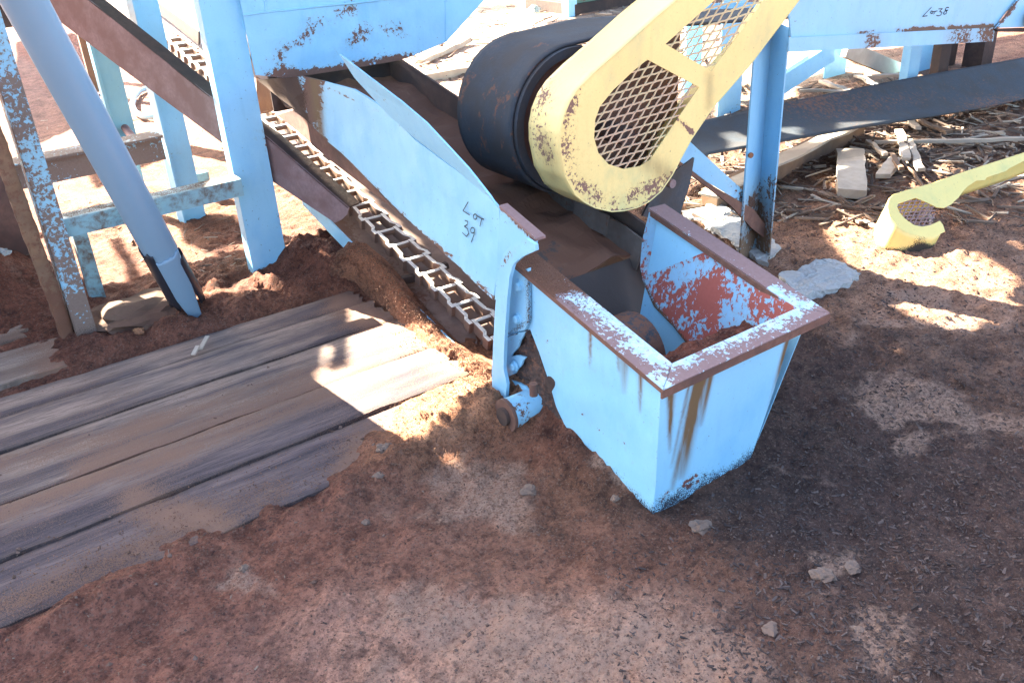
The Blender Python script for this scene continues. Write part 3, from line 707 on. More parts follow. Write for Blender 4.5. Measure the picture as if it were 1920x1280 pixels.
# ------------------------------------------------------------------ belt conveyor, LOT 38
bc_ = thing('belt_conveyor', 'blue framed belt conveyor marked LOT 38 with black belt round its head drum', 'conveyor', (2.0, 2.7, 0))
DX, DZ, DR = 2.0, .825, .262
pth = [(7.5, .58), (5.0, .84), (3.2, 1.03), (2.3, DZ+DR+.018)]
pth += [(DX+(DR+.006)*math.cos(math.radians(a)), DZ+(DR+.006)*math.sin(math.radians(a))) for a in range(88, 271, 7)]
pth += [(2.35, .558), (2.60, .54), (2.9, .47), (3.24, .40), (3.8, .36), (4.4, .31), (5.1, .26), (5.8, .2), (6.6, .14), (7.5, .08)]
bm = bmesh.new(); rows = []
for k_, (x, z) in enumerate(pth):
    lo = k_ > 20 and x > 2.3 and z < .7; w_ = sstep(2.35, 3.2, x) if lo else 0
    ya, yb = 2.515+(3.0-2.515)*w_, 2.86+(3.33-2.86)*w_
    za = float(np.interp(x, [3.235, 4.476, 6.23, 7.6], [.337, .228, .06, .04])); zb = float(np.interp(x, [3.58, 4.91, 6.77, 7.6], [.386, .327, .218, .18]))
    rows.append([bm.verts.new((x, ya+(yb-ya)*q/14, (z*(1-w_)+(za+(zb-za)*q/14)*w_)+.0035*fbm((x, q*.03, z), 5, 3)-(.02*w_*math.sin(math.pi*q/14)))) for q in range(15)])
for r, s in zip(rows, rows[1:]):
    for i in range(14): bm.faces.new((r[i], r[i+1], s[i+1], s[i]))
bm.normal_update()
r = bmesh.ops.extrude_face_region(bm, geom=bm.faces[:]); 
for v in r['geom']:
    if isinstance(v, bmesh.types.BMVert):
        d = Vector((DX, v.co.y, DZ))-v.co; v.co += (Vector((0, 0, -.01)) if v.co.x > 2.25 and v.co.z > .8 else Vector((0, 0, .01)) if v.co.x > 2.25 else d.normalized()*.01)
obj('belt', bm, M['belt'], bc_, smooth=True, attrs={'a_dirt': lambda p: (.30*sstep(.08, .34, fbm((p.x, p.y*1.6, p.z), 8, 5)) if p.x < 2.3 else .22+.15*fbm(p, 3, 3))+.0})
bm = bmesh.new(); ring = []
for (y_, rr_) in ((2.50, .225), (2.50, .255), (2.525, .257), (2.528, .25), (2.535, .25), (2.88, .25), (2.88, .22)):
    ring.append([bm.verts.new((DX+rr_*math.cos(2*math.pi*i/64), y_, DZ+rr_*math.sin(2*math.pi*i/64))) for i in range(64)])
for a, b in zip(ring, ring[1:]):
    for i in range(64): j = (i+1) % 64; bm.faces.new((a[i], a[j], b[j], b[i]))
obj('head_drum', bm, M['rubber'], bc_, smooth=False, attrs={'a_dirt': lambda p: .05})
bm = bmesh.new(); add_sweep(bm, circ(.224, 48), [(DX, 2.53, DZ), (DX, 2.54, DZ)]); obj('drum_end_disc', bm, M['rust'], bc_)
bm = bmesh.new(); add_sweep(bm, circ(.034, 20), [(DX, 2.15+.07, DZ), (DX, 3.05, DZ)]); obj('drum_shaft', bm, M['darkrust'], bc_, smooth=True)
BY = 2.42
def beam_rust(p):
    px, py = proj(p)
    return .10+.85*math.exp(-((py-(70-(px-1484)*.047)+2)/5)**2)*sstep(1590, 1620, px)*(.4+.9*max(0, fbm(p, 3, 3)+.4))
def flange_rust(p):
    px, py = proj(p); r = .05
    for c_, w, k in ((1640, 28, .5), (1700, 15, .2), (1800, 40, .55), (1850, 30, .6), (1910, 40, .5)): r = max(r, k*math.exp(-((px-c_)/w)**2))
    return r
plate('side_beam', ats([(1470, -70), (1484, 71), (1600, 66.5), (1864, 53), (1905, 0), (1955, -70)], y=BY), (0, .008, 0), M['panel'], bc_, sub=.04, attrs={'a_rust': beam_rust, 'a_streak': lambda p: .3*beam_rust(p) if proj(p)[0] > 1590 else 0})
plate('beam_flange', ats([(1480, 71), (1866, 52), (1862, 78), (1700, 87), (1479, 98)], y=BY-.012), (0, .007, 0), M['rim'] if False else M['panel'], bc_, sub=.03, attrs={'a_rust': flange_rust, 'a_streak': lambda p: .3*flange_rust(p)})
plate('far_side_beam', [(3.0, 3.02, .99), (7.4, 3.02, .53), (7.4, 3.02, .60), (3.0, 3.02, 1.06)], (0, .008, 0), M['panel'], bc_, sub=.2)
plate('side_beam', ats([(1869, 53), (1910, 0), (1960, -70), (2100, -70), (2100, 45)], y=BY-.02), (0, .01, 0), M['panel'], bc_, sub=.05, attrs={'a_rust': lambda p: .2+.5*math.exp(-(line_d(proj(p), [(1869, 53), (1910, 0)])/4)**2)})
plate('beam_flange', ats([(1868, 55), (2100, 47), (2100, 62), (1872, 60)], y=BY-.03), (0, .02, 0), M['darkrust'], bc_)
c = at(1932, 30, y=BY-.03); bm = bmesh.new(); add_sweep(bm, circ(.055, 24), [c, c-Vector((0, .05, 0))]); obj('bearing_cover', bm, M['concrete'], bc_, bevel=.01)
A_, B_, C_ = at(1403, 220, y=2.50), at(1433, 220, y=2.575), at(1467, 220, y=2.45)
def legattr(p): return .08+.55*sstep(.5, .15, p.z+.1*fbm(p, 6, 3))+(.25 if p.x > B_.x+.02 else 0)
def vplate(bm, a, b, z0, z1a, z1b, th=.007):
    n = Vector((b.x-a.x, b.y-a.y, 0)).cross(Vector((0, 0, 1))).normalized()*th
    add_prism(bm, [[(a.x, a.y, z0), (b.x, b.y, z0), (b.x, b.y, z1b), (a.x, a.y, z1a)]], n)
bm = bmesh.new(); vplate(bm, A_, B_, -.03, 1.0, 1.02); vplate(bm, B_+Vector((.004, 0, 0)), C_, -.03, 1.02, 1.005); split(bm, .04)
leg = obj('leg', bm, M['blue'], bc_, attrs={'a_rust': legattr, 'a_streak': lambda p: .45*sstep(.45, .1, p.z)})
c = at(1407, 291, y=2.49); bm = bmesh.new(); add_sweep(bm, circ(.012, 12), [c, c-Vector((.002, .006, 0))]); obj('bolt', bm, M['orange'], leg)
br = plate('brace', ats([(1294, 266), (1392, 356), (1418, 378), (1409, 389), (1371, 368), (1324, 340), (1240, 275), (1262, 240)], y=2.515), (0, .006, 0), M['blue'], bc_, sub=.03, attrs={'a_rust': lambda p: .1+.5*sstep(2.72, 2.95, p.x), 'a_dirt': lambda p: .7*sstep(2.85, 2.97, p.x)})
plate('brace_flange', ats([(1240, 276), (1324, 341), (1371, 369), (1413, 392), (1448, 438), (1441, 452), (1410, 428), (1370, 385), (1300, 331), (1240, 285)], y=2.50), (0, .012, 0), M['rust'], br, sub=.03)
plate('rubber_flap', ats([(1205, 405), (1235, 345), (1302, 296), (1294, 345), (1277, 395), (1273, 425)], y=2.33), (0, .01, 0), M['rubber'], bc_)
c = at(1262, 345, y=2.24); tube('pin', [c, c+Vector((-.0, .12, 0))], .016, M['chan'], bc_, 14)
for xx in (5.55, 5.9):
    plate('rear_leg', [(xx, 3.45, -.02), (xx+.12, 3.45, -.02), (xx+.12, 3.45, .62), (xx, 3.45, .62)], (0, .06, 0), M['darkrust'] if xx > 5.6 else M['blue'], bc_, sub=.1)
L = lambda x, y: (1700+x/5.818, y/5.818)
L38 = [[L(268, 82), L(170, 183), L(222, 175)], [L(*p) for p in arc(271, 138, 13, 14, 0, 360, 10)], [L(285, 130), L(332, 122)], [L(312, 127), L(292, 158)],
       [L(345, 100), L(388, 98), L(356, 126), L(382, 136), L(372, 165), L(350, 176), L(322, 172)], [L(*p) for p in arc(438, 100, 20, 17, 60, 330, 10, -.2)], [L(448, 114), L(420, 122), L(398, 145), L(405, 160), L(428, 152), L(436, 132), L(422, 112), L(420, 100)]]
writing('marker_writing', L38, dict(y=BY), Vector((0, -.0015, 0)), .0038, bc_)

# ------------------------------------------------------------------ yellow guards
def mesh_panel(name, hole, plk, off, d1, d2, s1, s2, w, mat, parent, th=.003, wav=0):
    P = np.array(hole, float); x0, y0 = P.min(0); x1, y1 = P.max(0); bm = bmesh.new()
    nr = Vector(off).normalized()
    def strand(c0, d):
        d = np.array(d)/np.hypot(*d); T = []
        n = len(hole)
        for i in range(n):
            a, b = P[i], P[(i+1) % n]; e = b-a; den = d[0]*e[1]-d[1]*e[0]
            if abs(den) < 1e-9: continue
            q = a-c0; t = (q[0]*e[1]-q[1]*e[0])/den; u = (q[0]*d[1]-q[1]*d[0])/den
            if 0 <= u < 1: T.append(t)
        T.sort()
        for t0, t1 in zip(T[::2], T[1::2]):
            if t1-t0 < 2: continue
            p, q = at(*(c0+d*(t0-3)), **plk)+Vector(off), at(*(c0+d*(t1+3)), **plk)+Vector(off)
            dd = (q-p).normalized(); sd = dd.cross(nr)*w/2; n2 = max(1, int((q-p).length/.012)); prev = None
            for k in range(n2+1):
                m = p.lerp(q, k/n2)+sd*wav*math.sin(k*2.1)+nr*.001*math.cos(k*2.1)
                rg = [bm.verts.new(m+v) for v in (-sd-nr*th/2, sd-nr*th/2, sd+nr*th/2, -sd+nr*th/2)]
                if prev:
                    for i in range(4): j = (i+1) % 4; bm.faces.new((prev[i], prev[j], rg[j], rg[i]))
                prev = rg
    for k in range(-60, 120): strand(np.array([x0, y0+k*s1]), d1)
    for k in range(-60, 120): strand(np.array([x0+k*s2, y1]), d2)
    return obj(name, bm, mat, parent, recalc=True)
GY = 2.20
gd = thing('belt_guard', 'large worn yellow belt guard with two expanded metal windows beside the black drum', 'guard', (1.98, 2.28, .6))
out_px = [(1600, -130), (1500, 0), (1410, 119), (1337, 203), (1297, 262), (1278, 297), (1262, 328), (1241, 359), (1218, 379), (1194, 391), (1170, 396.5), (1147, 398), (1116, 391), (1095, 380), (1078, 366), (1059, 331), (1050, 281), (1050, 250), (1056, 219), (1068, 190), (1084, 166), (1116, 134), (1162, 94), (1225, 37), (1269, 0), (1420, -130)]
h1 = [(1214, 112), (1311, 164), (1219, 300), (1200, 312), (1169, 317), (1141, 308), (1122, 287), (1114, 259), (1116, 225), (1125, 200), (1150, 169), (1187, 134)]
h2 = [(1248, 83), (1334, 134), (1410, 31), (1432, 0), (1500, -95), (1418, -95), (1341, 0)]
def g_rust(p):
    px, py = proj(p)
    r = .02
    r = max(r, .42*math.exp(-(line_d((px, py), [(1080, 180), (1062, 230), (1068, 300), (1090, 350), (1130, 385)])/26)**2))
    r = max(r, .38*math.exp(-(line_d((px, py), [(1150, 380), (1230, 350), (1262, 328)])/20)**2))
    r = max(r, .8*math.exp(-(line_d((px, py), [(1268, 226), (1298, 250)])/5)**2))
    r = max(r, .7*math.exp(-(line_d((px, py), [(1262, 328), (1241, 359), (1194, 391), (1147, 398)])/4)**2))
    return r
def g_streak(p):
    px, py = proj(p)
    return .35*math.exp(-(line_d((px, py), [(1219, 305), (1260, 335)])/18)**2)+.25*math.exp(-(line_d((px, py), [(1330, 140), (1330, 200)])/8)**2)
fc = plate('face', ats(out_px, y=GY), (0, .004, 0), M['yellow'], gd, holes=[ats(h1, y=GY), ats(h2, y=GY)], sub=.025, attrs={'a_rust': g_rust, 'a_streak': g_streak})
# side band wrapped round the outline, refined
def smooth_path(P, n=6):
    o = []
    for i in range(len(P)-1):
        a, b = P[i], P[i+1]
        for k in range(n): o.append(a.lerp(b, k/n))
    return o+[P[-1]]
band = smooth_path([at(*p, y=GY-.002) for p in out_px], 5); bm = bmesh.new(); rows = []
for p in band: rows.append([bm.verts.new(p+Vector((0, .165*i/8, 0))) for i in range(9)])
for r, s in zip(rows, rows[1:]):
    for i in range(8): bm.faces.new((r[i], r[i+1], s[i+1], s[i]))
o = obj('side_band', bm, M['yellow'], gd, smooth=True, attrs={'a_rust': lambda p: .34*math.exp(-(line_d(proj(p), [(1030, 150), (1010, 230), (1020, 290)])/32)**2), 'a_streak': lambda p: .25*math.exp(-(line_d(proj(p), [(1020, 260), (1040, 330)])/12)**2)})
s_ = o.modifiers.new('solid', 'SOLIDIFY'); s_.thickness = .004
mesh_panel('mesh_window', h1, dict(y=GY), (0, .006, 0), (1, -.29), (.52, -.85), 15.2, 15.0, .0052, M['expand'], gd, wav=.35)
mesh_panel('mesh_window', h2, dict(y=GY), (0, .006, 0), (1, -.29), (.52, -.85), 15.2, 15.0, .0052, M['expand'], gd, wav=.35)
plate('back_plate', [p+Vector((0, .158, 0)) for p in ats([(1345, -40), (1116, 140), (1075, 190), (1056, 250), (1060, 320), (1100, 380), (1160, 392), (1215, 375), (1275, 330), (1310, 262), (1330, 215)], y=GY)], (0, .004, 0), M['interior'], gd)

sg_pl = (tuple(at(1690, 442, z=.09)), (-.12, -.62, .78))
sg = thing('broken_guard', 'smaller torn yellow guard lying in dirt at right with patch of mesh', 'guard', tuple(at(1700, 445, z=0)))
sg_out = [(1990, 258), (1920, 286), (1854, 307), (1807, 322), (1745, 344), (1698, 357), (1675, 364), (1667, 372), (1664, 386), (1668, 405), (1682, 424), (1701, 436), (1729, 444), (1754, 444), (1764, 438), (1772, 434), (1768, 421), (1762, 414),
          (1745, 422), (1729, 425), (1714, 422), (1698, 411), (1687, 399), (1682, 388), (1684, 382), (1717, 371), (1739, 380), (1757, 389), (1770, 390), (1784, 383), (1790, 377), (1797, 371), (1806, 358), (1815, 349), (1831, 339), (1847, 338), (1850, 333), (1886, 321), (1892, 316), (1920, 302), (1990, 273)]
nn = Vector(sg_pl[1]).normalized()
plate('face', ats(sg_out, pl=sg_pl), -nn*.004, M['yellow2'], sg, sub=.04, attrs={'a_rust': lambda p: .0, 'a_dirt': lambda p: .3*math.exp(-(line_d(proj(p), [(1690, 440), (1760, 450)])/6)**2)})
band = smooth_path(ats(sg_out[:15], pl=sg_pl), 4); bm = bmesh.new(); rows = []
dpt = Vector((-.03, .03, -.135))
for p in band: rows.append([bm.verts.new(p+dpt*i/6) for i in range(7)])
for r, s in zip(rows, rows[1:]):
    for i in range(6): bm.faces.new((r[i], r[i+1], s[i+1], s[i]))
o = obj('side_band', bm, M['yellow2'], sg, smooth=True, attrs={'a_rust': lambda p: .1, 'a_dirt': lambda p: .75*sstep(.05, -.01, p.z)+.5*math.exp(-((proj(p)[0]-1725)/22)**2)*sstep(.12, .05, p.z)})
s_ = o.modifiers.new('solid', 'SOLIDIFY'); s_.thickness = .004
mesh_panel('mesh_window', [(1684, 382), (1717, 371), (1739, 380), (1753, 390), (1752, 405), (1745, 422), (1729, 425), (1714, 422), (1698, 411), (1687, 399)], dict(pl=sg_pl), tuple(-nn*.006), (1, -.05), (.45, -.9), 6.6, 9.5, .005, M['expand2'], sg)

# ------------------------------------------------------------------ blue support frame and hopper at left
fr = thing('support_frame', 'light blue steel frame with hopper over it and thick post beside the grey pipe', 'frame', (1.2, 3.9, 0))
def post_at(bm, x0, x1, y0, y1, z1, z0=-.04): add_box(bm, (x0, y0, z0), (x1, y1, z1))
bm = bmesh.new(); post_at(bm, 1.165, 1.333, 3.83, 3.90, 1.75); split(bm, .05)
def pr_r(p): return .06+.7*sstep(.12, .0, p.z)+.45*math.exp(-((p.x-1.333)/.02)**2-((p.z-.27)/.06)**2)+.4*math.exp(-((p.x-1.333)/.02)**2-((p.z-.62)/.07)**2)
obj('post', bm, M['blue'], fr, bevel=.006, attrs={'a_rust': pr_r, 'a_dirt': lambda p: .35*sstep(.08, 0, p.z)})
# scaly channel post at far left
x0 = at(150, 640, y=3.70).x; x1 = at(188, 640, y=3.70).x
bm = bmesh.new(); add_box(bm, (x0, 3.70, -.03), (x1, 3.708, 1.7)); add_box(bm, (x1-.007, 3.7085, -.03), (x1, 3.79, 1.7)); add_box(bm, (x0-.004, 3.7085, -.03), (x0+.003, 3.79, 1.7)); split(bm, .05)
obj('post', bm, M['scaly'], fr, attrs={'a_rust': lambda p: .12+.25*sstep(.3, .05, p.z), 'a_dirt': lambda p: .5*sstep(.25, 0, p.z)})
xa = at(176, 574, z=0); 
bm = bmesh.new(); post_at(bm, xa.x, xa.x+.06, xa.y, xa.y+.07, .40); split(bm, .08); obj('post', bm, M['railp'], fr, bevel=.004, attrs={'a_rust': lambda p: .1})
xa = at(347, 416, z=0); xb = at(388, 413, y=xa.y)
bm = bmesh.new(); post_at(bm, xa.x, xb.x+.0, xa.y, xa.y+.10, 1.8); add_box(bm, (xa.x-.012, xa.y-.03, -.04), (xa.x+.0, xa.y+.10, 1.8)); split(bm, .08); obj('post', bm, M['panel'], fr, bevel=.004, attrs={'a_rust': lambda p: .15})
YR = 3.74
p0, p1, p2, p3 = at(128, 412, y=YR), at(425, 340, y=YR), at(128, 446, y=YR), at(425, 374, y=YR)
zt, zb = (p0.z+p1.z)/2, (p2.z+p3.z)/2
bm = bmesh.new(); add_box(bm, (p0.x-.03, YR, zb), (1.164, YR+.008, zt)); add_box(bm, (p0.x-.03, YR+.0085, zt-.007), (1.164, YR+.085, zt+.001)); split(bm, .06)
obj('rail', bm, M['railp'], fr, attrs={'a_rust': lambda p: .05, 'a_dirt': lambda p: .55 if p.y > YR+.009 else 0})
YR2 = 4.80
p0, p1, p2 = at(95, 292, y=YR2), at(322, 256, y=YR2), at(200, 322, y=YR2)
zt, zb = (p0.z+p1.z)/2, p2.z
bm = bmesh.new(); add_box(bm, (p0.x-.6, YR2, zb), (1.13, YR2+.008, zt)); add_box(bm, (p0.x-.6, YR2-.04, zt+.0), (1.13, YR2+.10, zt+.012)); split(bm, .06)
obj('rail', bm, M['scaly'], fr, attrs={'a_rust': lambda p: .25, 'a_dirt': lambda p: .3})
p0, p1 = at(120, 305, y=YR2), at(330, 320, y=YR2-.0)
xa = at(180, 180, z=0)
fx = at(217, 258, z=0)
bm = bmesh.new(); add_box(bm, (fx.x, fx.y, -.05), (fx.x+.15, fx.y+.02, 1.2)); add_box(bm, (fx.x-.02, fx.y-.04, -.05), (fx.x-.001, fx.y+.05, 1.2)); obj('post', bm, M['teal'], fr, bevel=.003)
box('footing', (1.36, 5.2, -.03), (1.44, 5.26, .16), M['railp'], fr); box('footing', (1.0, 5.2, -.03), (1.08, 5.26, .35), M['railp'], fr)
def h_rust(p):
    px, py = proj(p)
    yb = 147-(px-536)*.155
    r = .08+1.0*math.exp(-((py-yb)/16)**2)*(.7+.6*max(0, fbm(p, 4, 3)+.3)) 
    r = max(r, .85*math.exp(-((px-525)/38)**2-((py-140)/28)**2))
    r = max(r, .55*math.exp(-(line_d((px, py), [(510, 115), (560, 75), (600, 40), (650, 15)])/24)**2), .5*math.exp(-(line_d((px, py), [(640, 95), (690, 55), (745, 60)])/26)**2))
    return r
HY = 3.80
plate('hopper_plate', ats([(428, -70), (445, -20), (462, 60), (480, 141), (536, 147), (562, 144), (664, 128), (741, 115), (766, 109), (836, 79), (834, 0), (832, -70)], y=HY), (0, .008, 0), M['blue'], fr, sub=.03, dent=.008, attrs={'a_rust': h_rust})
q = ats([(837, 79), (909, 0), (970, -70), (833, -70), (835, 0)], y=HY)
plate('hopper_plate', [p+Vector((0, .0, 0)) for p in q], (0, .012, 0), M['panel'], fr, sub=.05)
bm = bmesh.new()
for a_, b_ in (((455, 29), (560, 17)), ((560, 17), (664, 6)), ((664, 6), (834, -12)), ((494, -40), (498, 22)), ((836, 78), (834, -60))):
    a_, b_ = at(*a_, y=HY-.002), at(*b_, y=HY-.002)
    add_sweep(bm, circ(.005, 6), [a_, a_.lerp(b_, .5)+Vector((0, 0, .002)), b_])
obj('weld_seam', bm, M['blue'], fr)
plate('hopper_plate', [(2.22, 3.82, .95), (2.22, 4.8, .9), (2.6, 5.0, 1.6), (2.5, 3.82, 1.5)], (.01, 0, 0), M['blue'], fr)
plate('hopper_plate', [(1.34, 3.82, 1.2), (1.34, 4.8, 1.25), (1.34, 4.8, 1.6), (1.34, 3.82, 1.6)], (-.006, 0, 0), M['blue'], fr)

# grey pipe with split black sleeve
Pb = at(362, 582, z=.03); Pt = Vector((.455, 3.20, 1.36)); dv = (Pb-Pt)
pp = thing('plastic_pipe', 'long grey plastic pipe leaning into the dirt through split black sleeve', 'pipe', tuple(Pb))
top = Pt-dv*1.0; cut = Pt+dv*.75
bm = bmesh.new(); add_sweep(bm, circ(.066, 40), [top, top+dv*.002, Pt, cut-dv*.001, cut], (1, 0, 0))
obj('pipe', bm, M['pvc'], pp, smooth=True)
d = dv.normalized(); vx = (Vector((1, 0, 0))-d*d.x).normalized(); vy = d.cross(vx)
view = (CAM-Pb); view = (view-d*view.dot(d)).normalized(); sidev = d.cross(view)
def shell(name, a0, a1, s0, s1, r, mat, jag=.0, taper=None):
    """part of a tube wall between two angles (0 = facing the open side)"""
    bm = bmesh.new(); rows = []; n = 22; m = 18
    for j in range(n+1):
        t = s0+(s1-s0)*j/n; row = []
        A0, A1 = (a0, a1) if not taper else (a0+(taper-a0)*sstep(.0, 1, j/n), a1+(-taper-a1)*sstep(.0, 1, j/n) if False else a1-(a1-(-taper if a1 > 0 else taper))*0)
        if taper is not None:
            A0 = a0*(1-j/n)+(-taper)*(j/n); A1 = a1*(1-j/n)+taper*(j/n)
        for i in range(m+1):
            a = math.radians(A0+(A1-A0)*i/m)
            e = jag*fbm((i*.5, j, 0), 1.3, 3) if j in (0, n) else 0
            row.append(bm.verts.new(Pt+dv*(t+e)+(view*math.cos(a)+sidev*math.sin(a))*r))
        rows.append(row)
    for a, b in zip(rows, rows[1:]):
        for i in range(m): bm.faces.new((a[i], a[i+1], b[i+1], b[i]))
    o = obj(name, bm, mat, pp, smooth=True); s = o.modifiers.new('solid', 'SOLIDIFY'); s.thickness = .005; s.offset = -1
    return o
shell('pipe_tongue', -60, 60, .745, 1.0, .0662, M['pvc'], .01, taper=16)
shell('sleeve_half', 33, 175, .72, .935, .072, M['plastic'], .02)
shell('sleeve_half', -175, -38, .775, .95, .072, M['plastic'], .02)

# leaning timber crusted with sawdust and dark things at the left edge
a, b = at(136, 655, z=-.03), at(-38, 175, y=3.62)
bm = bmesh.new(); add_sweep(bm, [(-.02, -.026), (.02, -.026), (.02, .026), (-.02, .026)], [a.lerp(b, i/24) for i in range(25)], (0, -1, .1)); split(bm, .03)
for v in bm.verts: v.co += Vector((fbm(v.co, 13, 4), fbm(v.co, 13, 4, 3), 0))*.006
o = obj('leaning_timber', bm, M['wood_dark'], None, loc=a, smooth=True, attrs={'a_dirt': lambda p: .25+.3*sstep(.4, .0, p.z)}); tag(o, 'rough brown timber crusted with sawdust leaning at far left edge', 'timber')
o = plate('rusty_sheet', [(-1.3, 4.75, -.05), (.42, 4.75, -.05), (.40, 4.75, .62), (.1, 4.75, .78), (-1.3, 4.75, .85)], (0, .006, 0), M['rust'], None, sub=.06, loc=(-.4, 4.75, 0)); tag(o, 'upright brown rusted sheet behind the timber at far left edge', 'metal sheet')
o = box('dark_beam', (-1.2, 5.6, 1.02), (.96, 5.75, 1.28), M['darkrust'], None, loc=(0, 5.6, 1.0)); tag(o, 'dark horizontal steel beam behind the grey pipe at top left', 'beam')
for px_, py_, w_, lab in ((131, 140, .07, 'thin brown post behind the grey pipe, farther left of two'), (183, 178, .06, 'thin brown post beside the teal post at top left')):
    p = at(px_, py_, z=0); p.z = gh(p.x, p.y)-.03
    o = box('brown_post', (p.x-w_/2, p.y, -.1), (p.x+w_/2, p.y+.06, 1.35), M['wood_dark'], None, loc=p); tag(o, lab, 'post')
a, b = at(186, 183, z=.12), at(252, 262, z=.03)
rb = thing('rusty_bar', 'rusty pipe with small clamps lying on bright ground before the teal post', 'pipe', tuple(b))
tube('shaft', [a, a.lerp(b, .5)+Vector((0, 0, .01)), b], .028, M['chan'], rb)
tube('clamp', [a, a.lerp(b, .05)], .045, M['rust'], rb); tube('clamp', [a.lerp(b, .12), a.lerp(b, .15)], .04, M['rust'], rb)
hz = [at(x, y, z=.03) for x, y in ((330, 150), (300, 160), (278, 165), (262, 171), (252, 182), (248, 197), (253, 210), (266, 218), (282, 219), (300, 217))]
o = tube('hose', hz, .022, M['hose'], None, 10, loc=hz[4]); tag(o, 'pale blue hose curled on sunlit ground behind the blue frame', 'hose')

# clods, stones, slabs
def rock(name, px, py, r, mat, label, cat='stone', flat=.6, seed=0, z=None, group=None, sx=1.):
    p = at(px, py, z=.02); p.z = gh(p.x, p.y)
    bm = bmesh.new(); bmesh.ops.create_icosphere(bm, subdivisions=3, radius=1)
    for v in bm.verts:
        k = 1+.5*fbm(v.co, 1.2, 4, seed)+.16*fbm(v.co, 5, 3, seed)
        v.co = Vector((v.co.x*r*k*sx, v.co.y*r*k, v.co.z*r*flat*k))+p+Vector((0, 0, r*flat*.05))
    o = obj(name, bm, mat, None, loc=p, smooth=False); 
    return tag(o, label, cat, group)
rock('stone', 1314, 976, .028, M['stone'], 'angular tan stone just right of the box bottom corner', seed=3, flat=.5)
rock('stone', 1262+0, 935+0, .012, M['stone'], 'small pale stone at the box front foot', seed=5) if False else None
rock('stone', 1152, 936, .013, M['stone'], 'small pinkish stone left of the box bottom corner', seed=6)
rock('stone', 990, 910, .024, M['stone'], 'flat tan stone on the dirt below the bearing', seed=8, flat=.4)
rock('stone', 724, 857, .024, M['stone'], 'grey clod at the right corner of the weathered planks', seed=9)
rock('stone', 712, 898, .016, M['stone'], 'small clod below the corner of the weathered planks', seed=10)
rock('stone', 683, 968, .012, M['stone'], 'pale pebble in red dirt below the weathered planks', seed=12)
rock('stone', 455, 1057, .014, M['stone'], 'dull brown pebble below the weathered planks near edge', seed=13)
rock('stone', 1545, 1066, .026, M['stone'], 'crumbly tan lump in the dark dirt, left of its pair', seed=14, flat=.4)
rock('stone', 1598, 1050, .024, M['stone'], 'crumbly tan lump in the dark dirt, right of its pair', seed=15, flat=.4)
rock('stone', 1612, 1165, .018, M['stone'], 'tan lump in dark dirt near the lower right', seed=16, flat=.4)
rock('stone', 1447, 1160, .022, M['stone'], 'grey tan lump on dark dirt below the box', seed=17, flat=.35)
rock('stone', 26, 548, .035, M['concrete'], 'grey stone beside the leaning timber at left edge', seed=18)
rock('stone', 1000, 18, .09, M['concrete'], 'lone stone on the bright ground above the black drum', seed=19)
rock('dirt_clod', 268, 598, .16, M['clod'], 'large layered brown clod between scaly post and grey pipe', 'clod', seed=20, flat=.32, sx=1.35)
rock('dirt_clod', 262, 634, .022, M['orange'], 'small orange lump at the foot of the layered clod', 'clod', seed=21)
for px_, py_, px2, py2, lab in ((362, 665, 371, 648, 'tiny sunlit wood chip on the weathered planks, lower of two'), (375, 655, 389, 630, 'tiny sunlit wood chip on the weathered planks, upper of two')):
    a, b = at(px_, py_, z=.045), at(px2, py2, z=.055); o = bar('wood_chip', a, b, .018, .006, M['wood_pale'], None, loc=a); tag(o, lab, 'wood chip')
a, b = at(650, 920, z=.02), at(690, 868, z=.03); o = bar('wood_stick', a, b, .016, .008, M['plastic'], None, loc=a); tag(o, 'short dark strip lying across the corner of the weathered planks', 'stick')
a, b = at(643, 918, z=.02), at(668, 890, z=.02); o = bar('wood_stick', a, b, .012, .008, M['wood_pale'], None, loc=a); tag(o, 'short pale splinter next to the dark strip', 'stick')
def slab(name, pts, h, mat, label, cat, z=.0):
    P = ats(pts, z=z+h); bm = bmesh.new(); add_prism(bm, [P], (0, 0, -h-.03)); split(bm, .016)
    for v in bm.verts:
        v.co += Vector((fbm(v.co, 9, 4, 1)*.022, fbm(v.co, 9, 4, 5)*.022, .006*fbm(v.co, 22, 4, 2)))
    o = obj(name, bm, mat, None, loc=P[0], smooth=False); return tag(o, label, cat)
slab('concrete_slab', [(1463, 512), (1500, 500), (1552, 481), (1575, 490), (1610, 514), (1560, 540), (1503, 556), (1480, 535)], .03, M['concrete'], 'light grey rough concrete piece on dirt right of the box rim', 'slab')
slab('concrete_slab', [(1280, 395), (1345, 382), (1400, 400), (1460, 462), (1440, 492), (1400, 470), (1340, 430)], .02, M['concrete'], 'flat sunlit slab behind the box rim near the blue leg', 'slab')

# ------------------------------------------------------------------ timber and debris at right
def lumber(name, px0, px1, w, h, mat, label, z0=.02, cat='timber', lift=0, group=None):
    a, b = at(*px0, z=z0+h/2), at(*px1, z=z0+h/2+lift)
    a.z += gh(a.x, a.y)*.6; b.z += gh(b.x, b.y)*.6
    bm = bmesh.new(); add_sweep(bm, [(-h/2, -w/2), (h/2, -w/2), (h/2, w/2), (-h/2, w/2)], [a.lerp(b, i/8) for i in range(9)], (0, 0, 1))
    for v in bm.verts: v.co += Vector((fbm(v.co, 6, 3), fbm(v.co, 6, 3, 4), fbm(v.co, 6, 3, 8)))*.011
    o = obj(name, bm, mat, None, loc=a, bevel=.002); return tag(o, label, cat, group)
lumber('timber_beam', (1330, 372), (1606, 240), .10, .10, M['wood_dark'], 'long squared brown timber lying on the ground behind the blue leg', .0)
lumber('timber_plank', (1326, 366), (1604, 233), .105, .014, M['wood_pale'], 'pale plank lying along the top of the brown timber', .105)
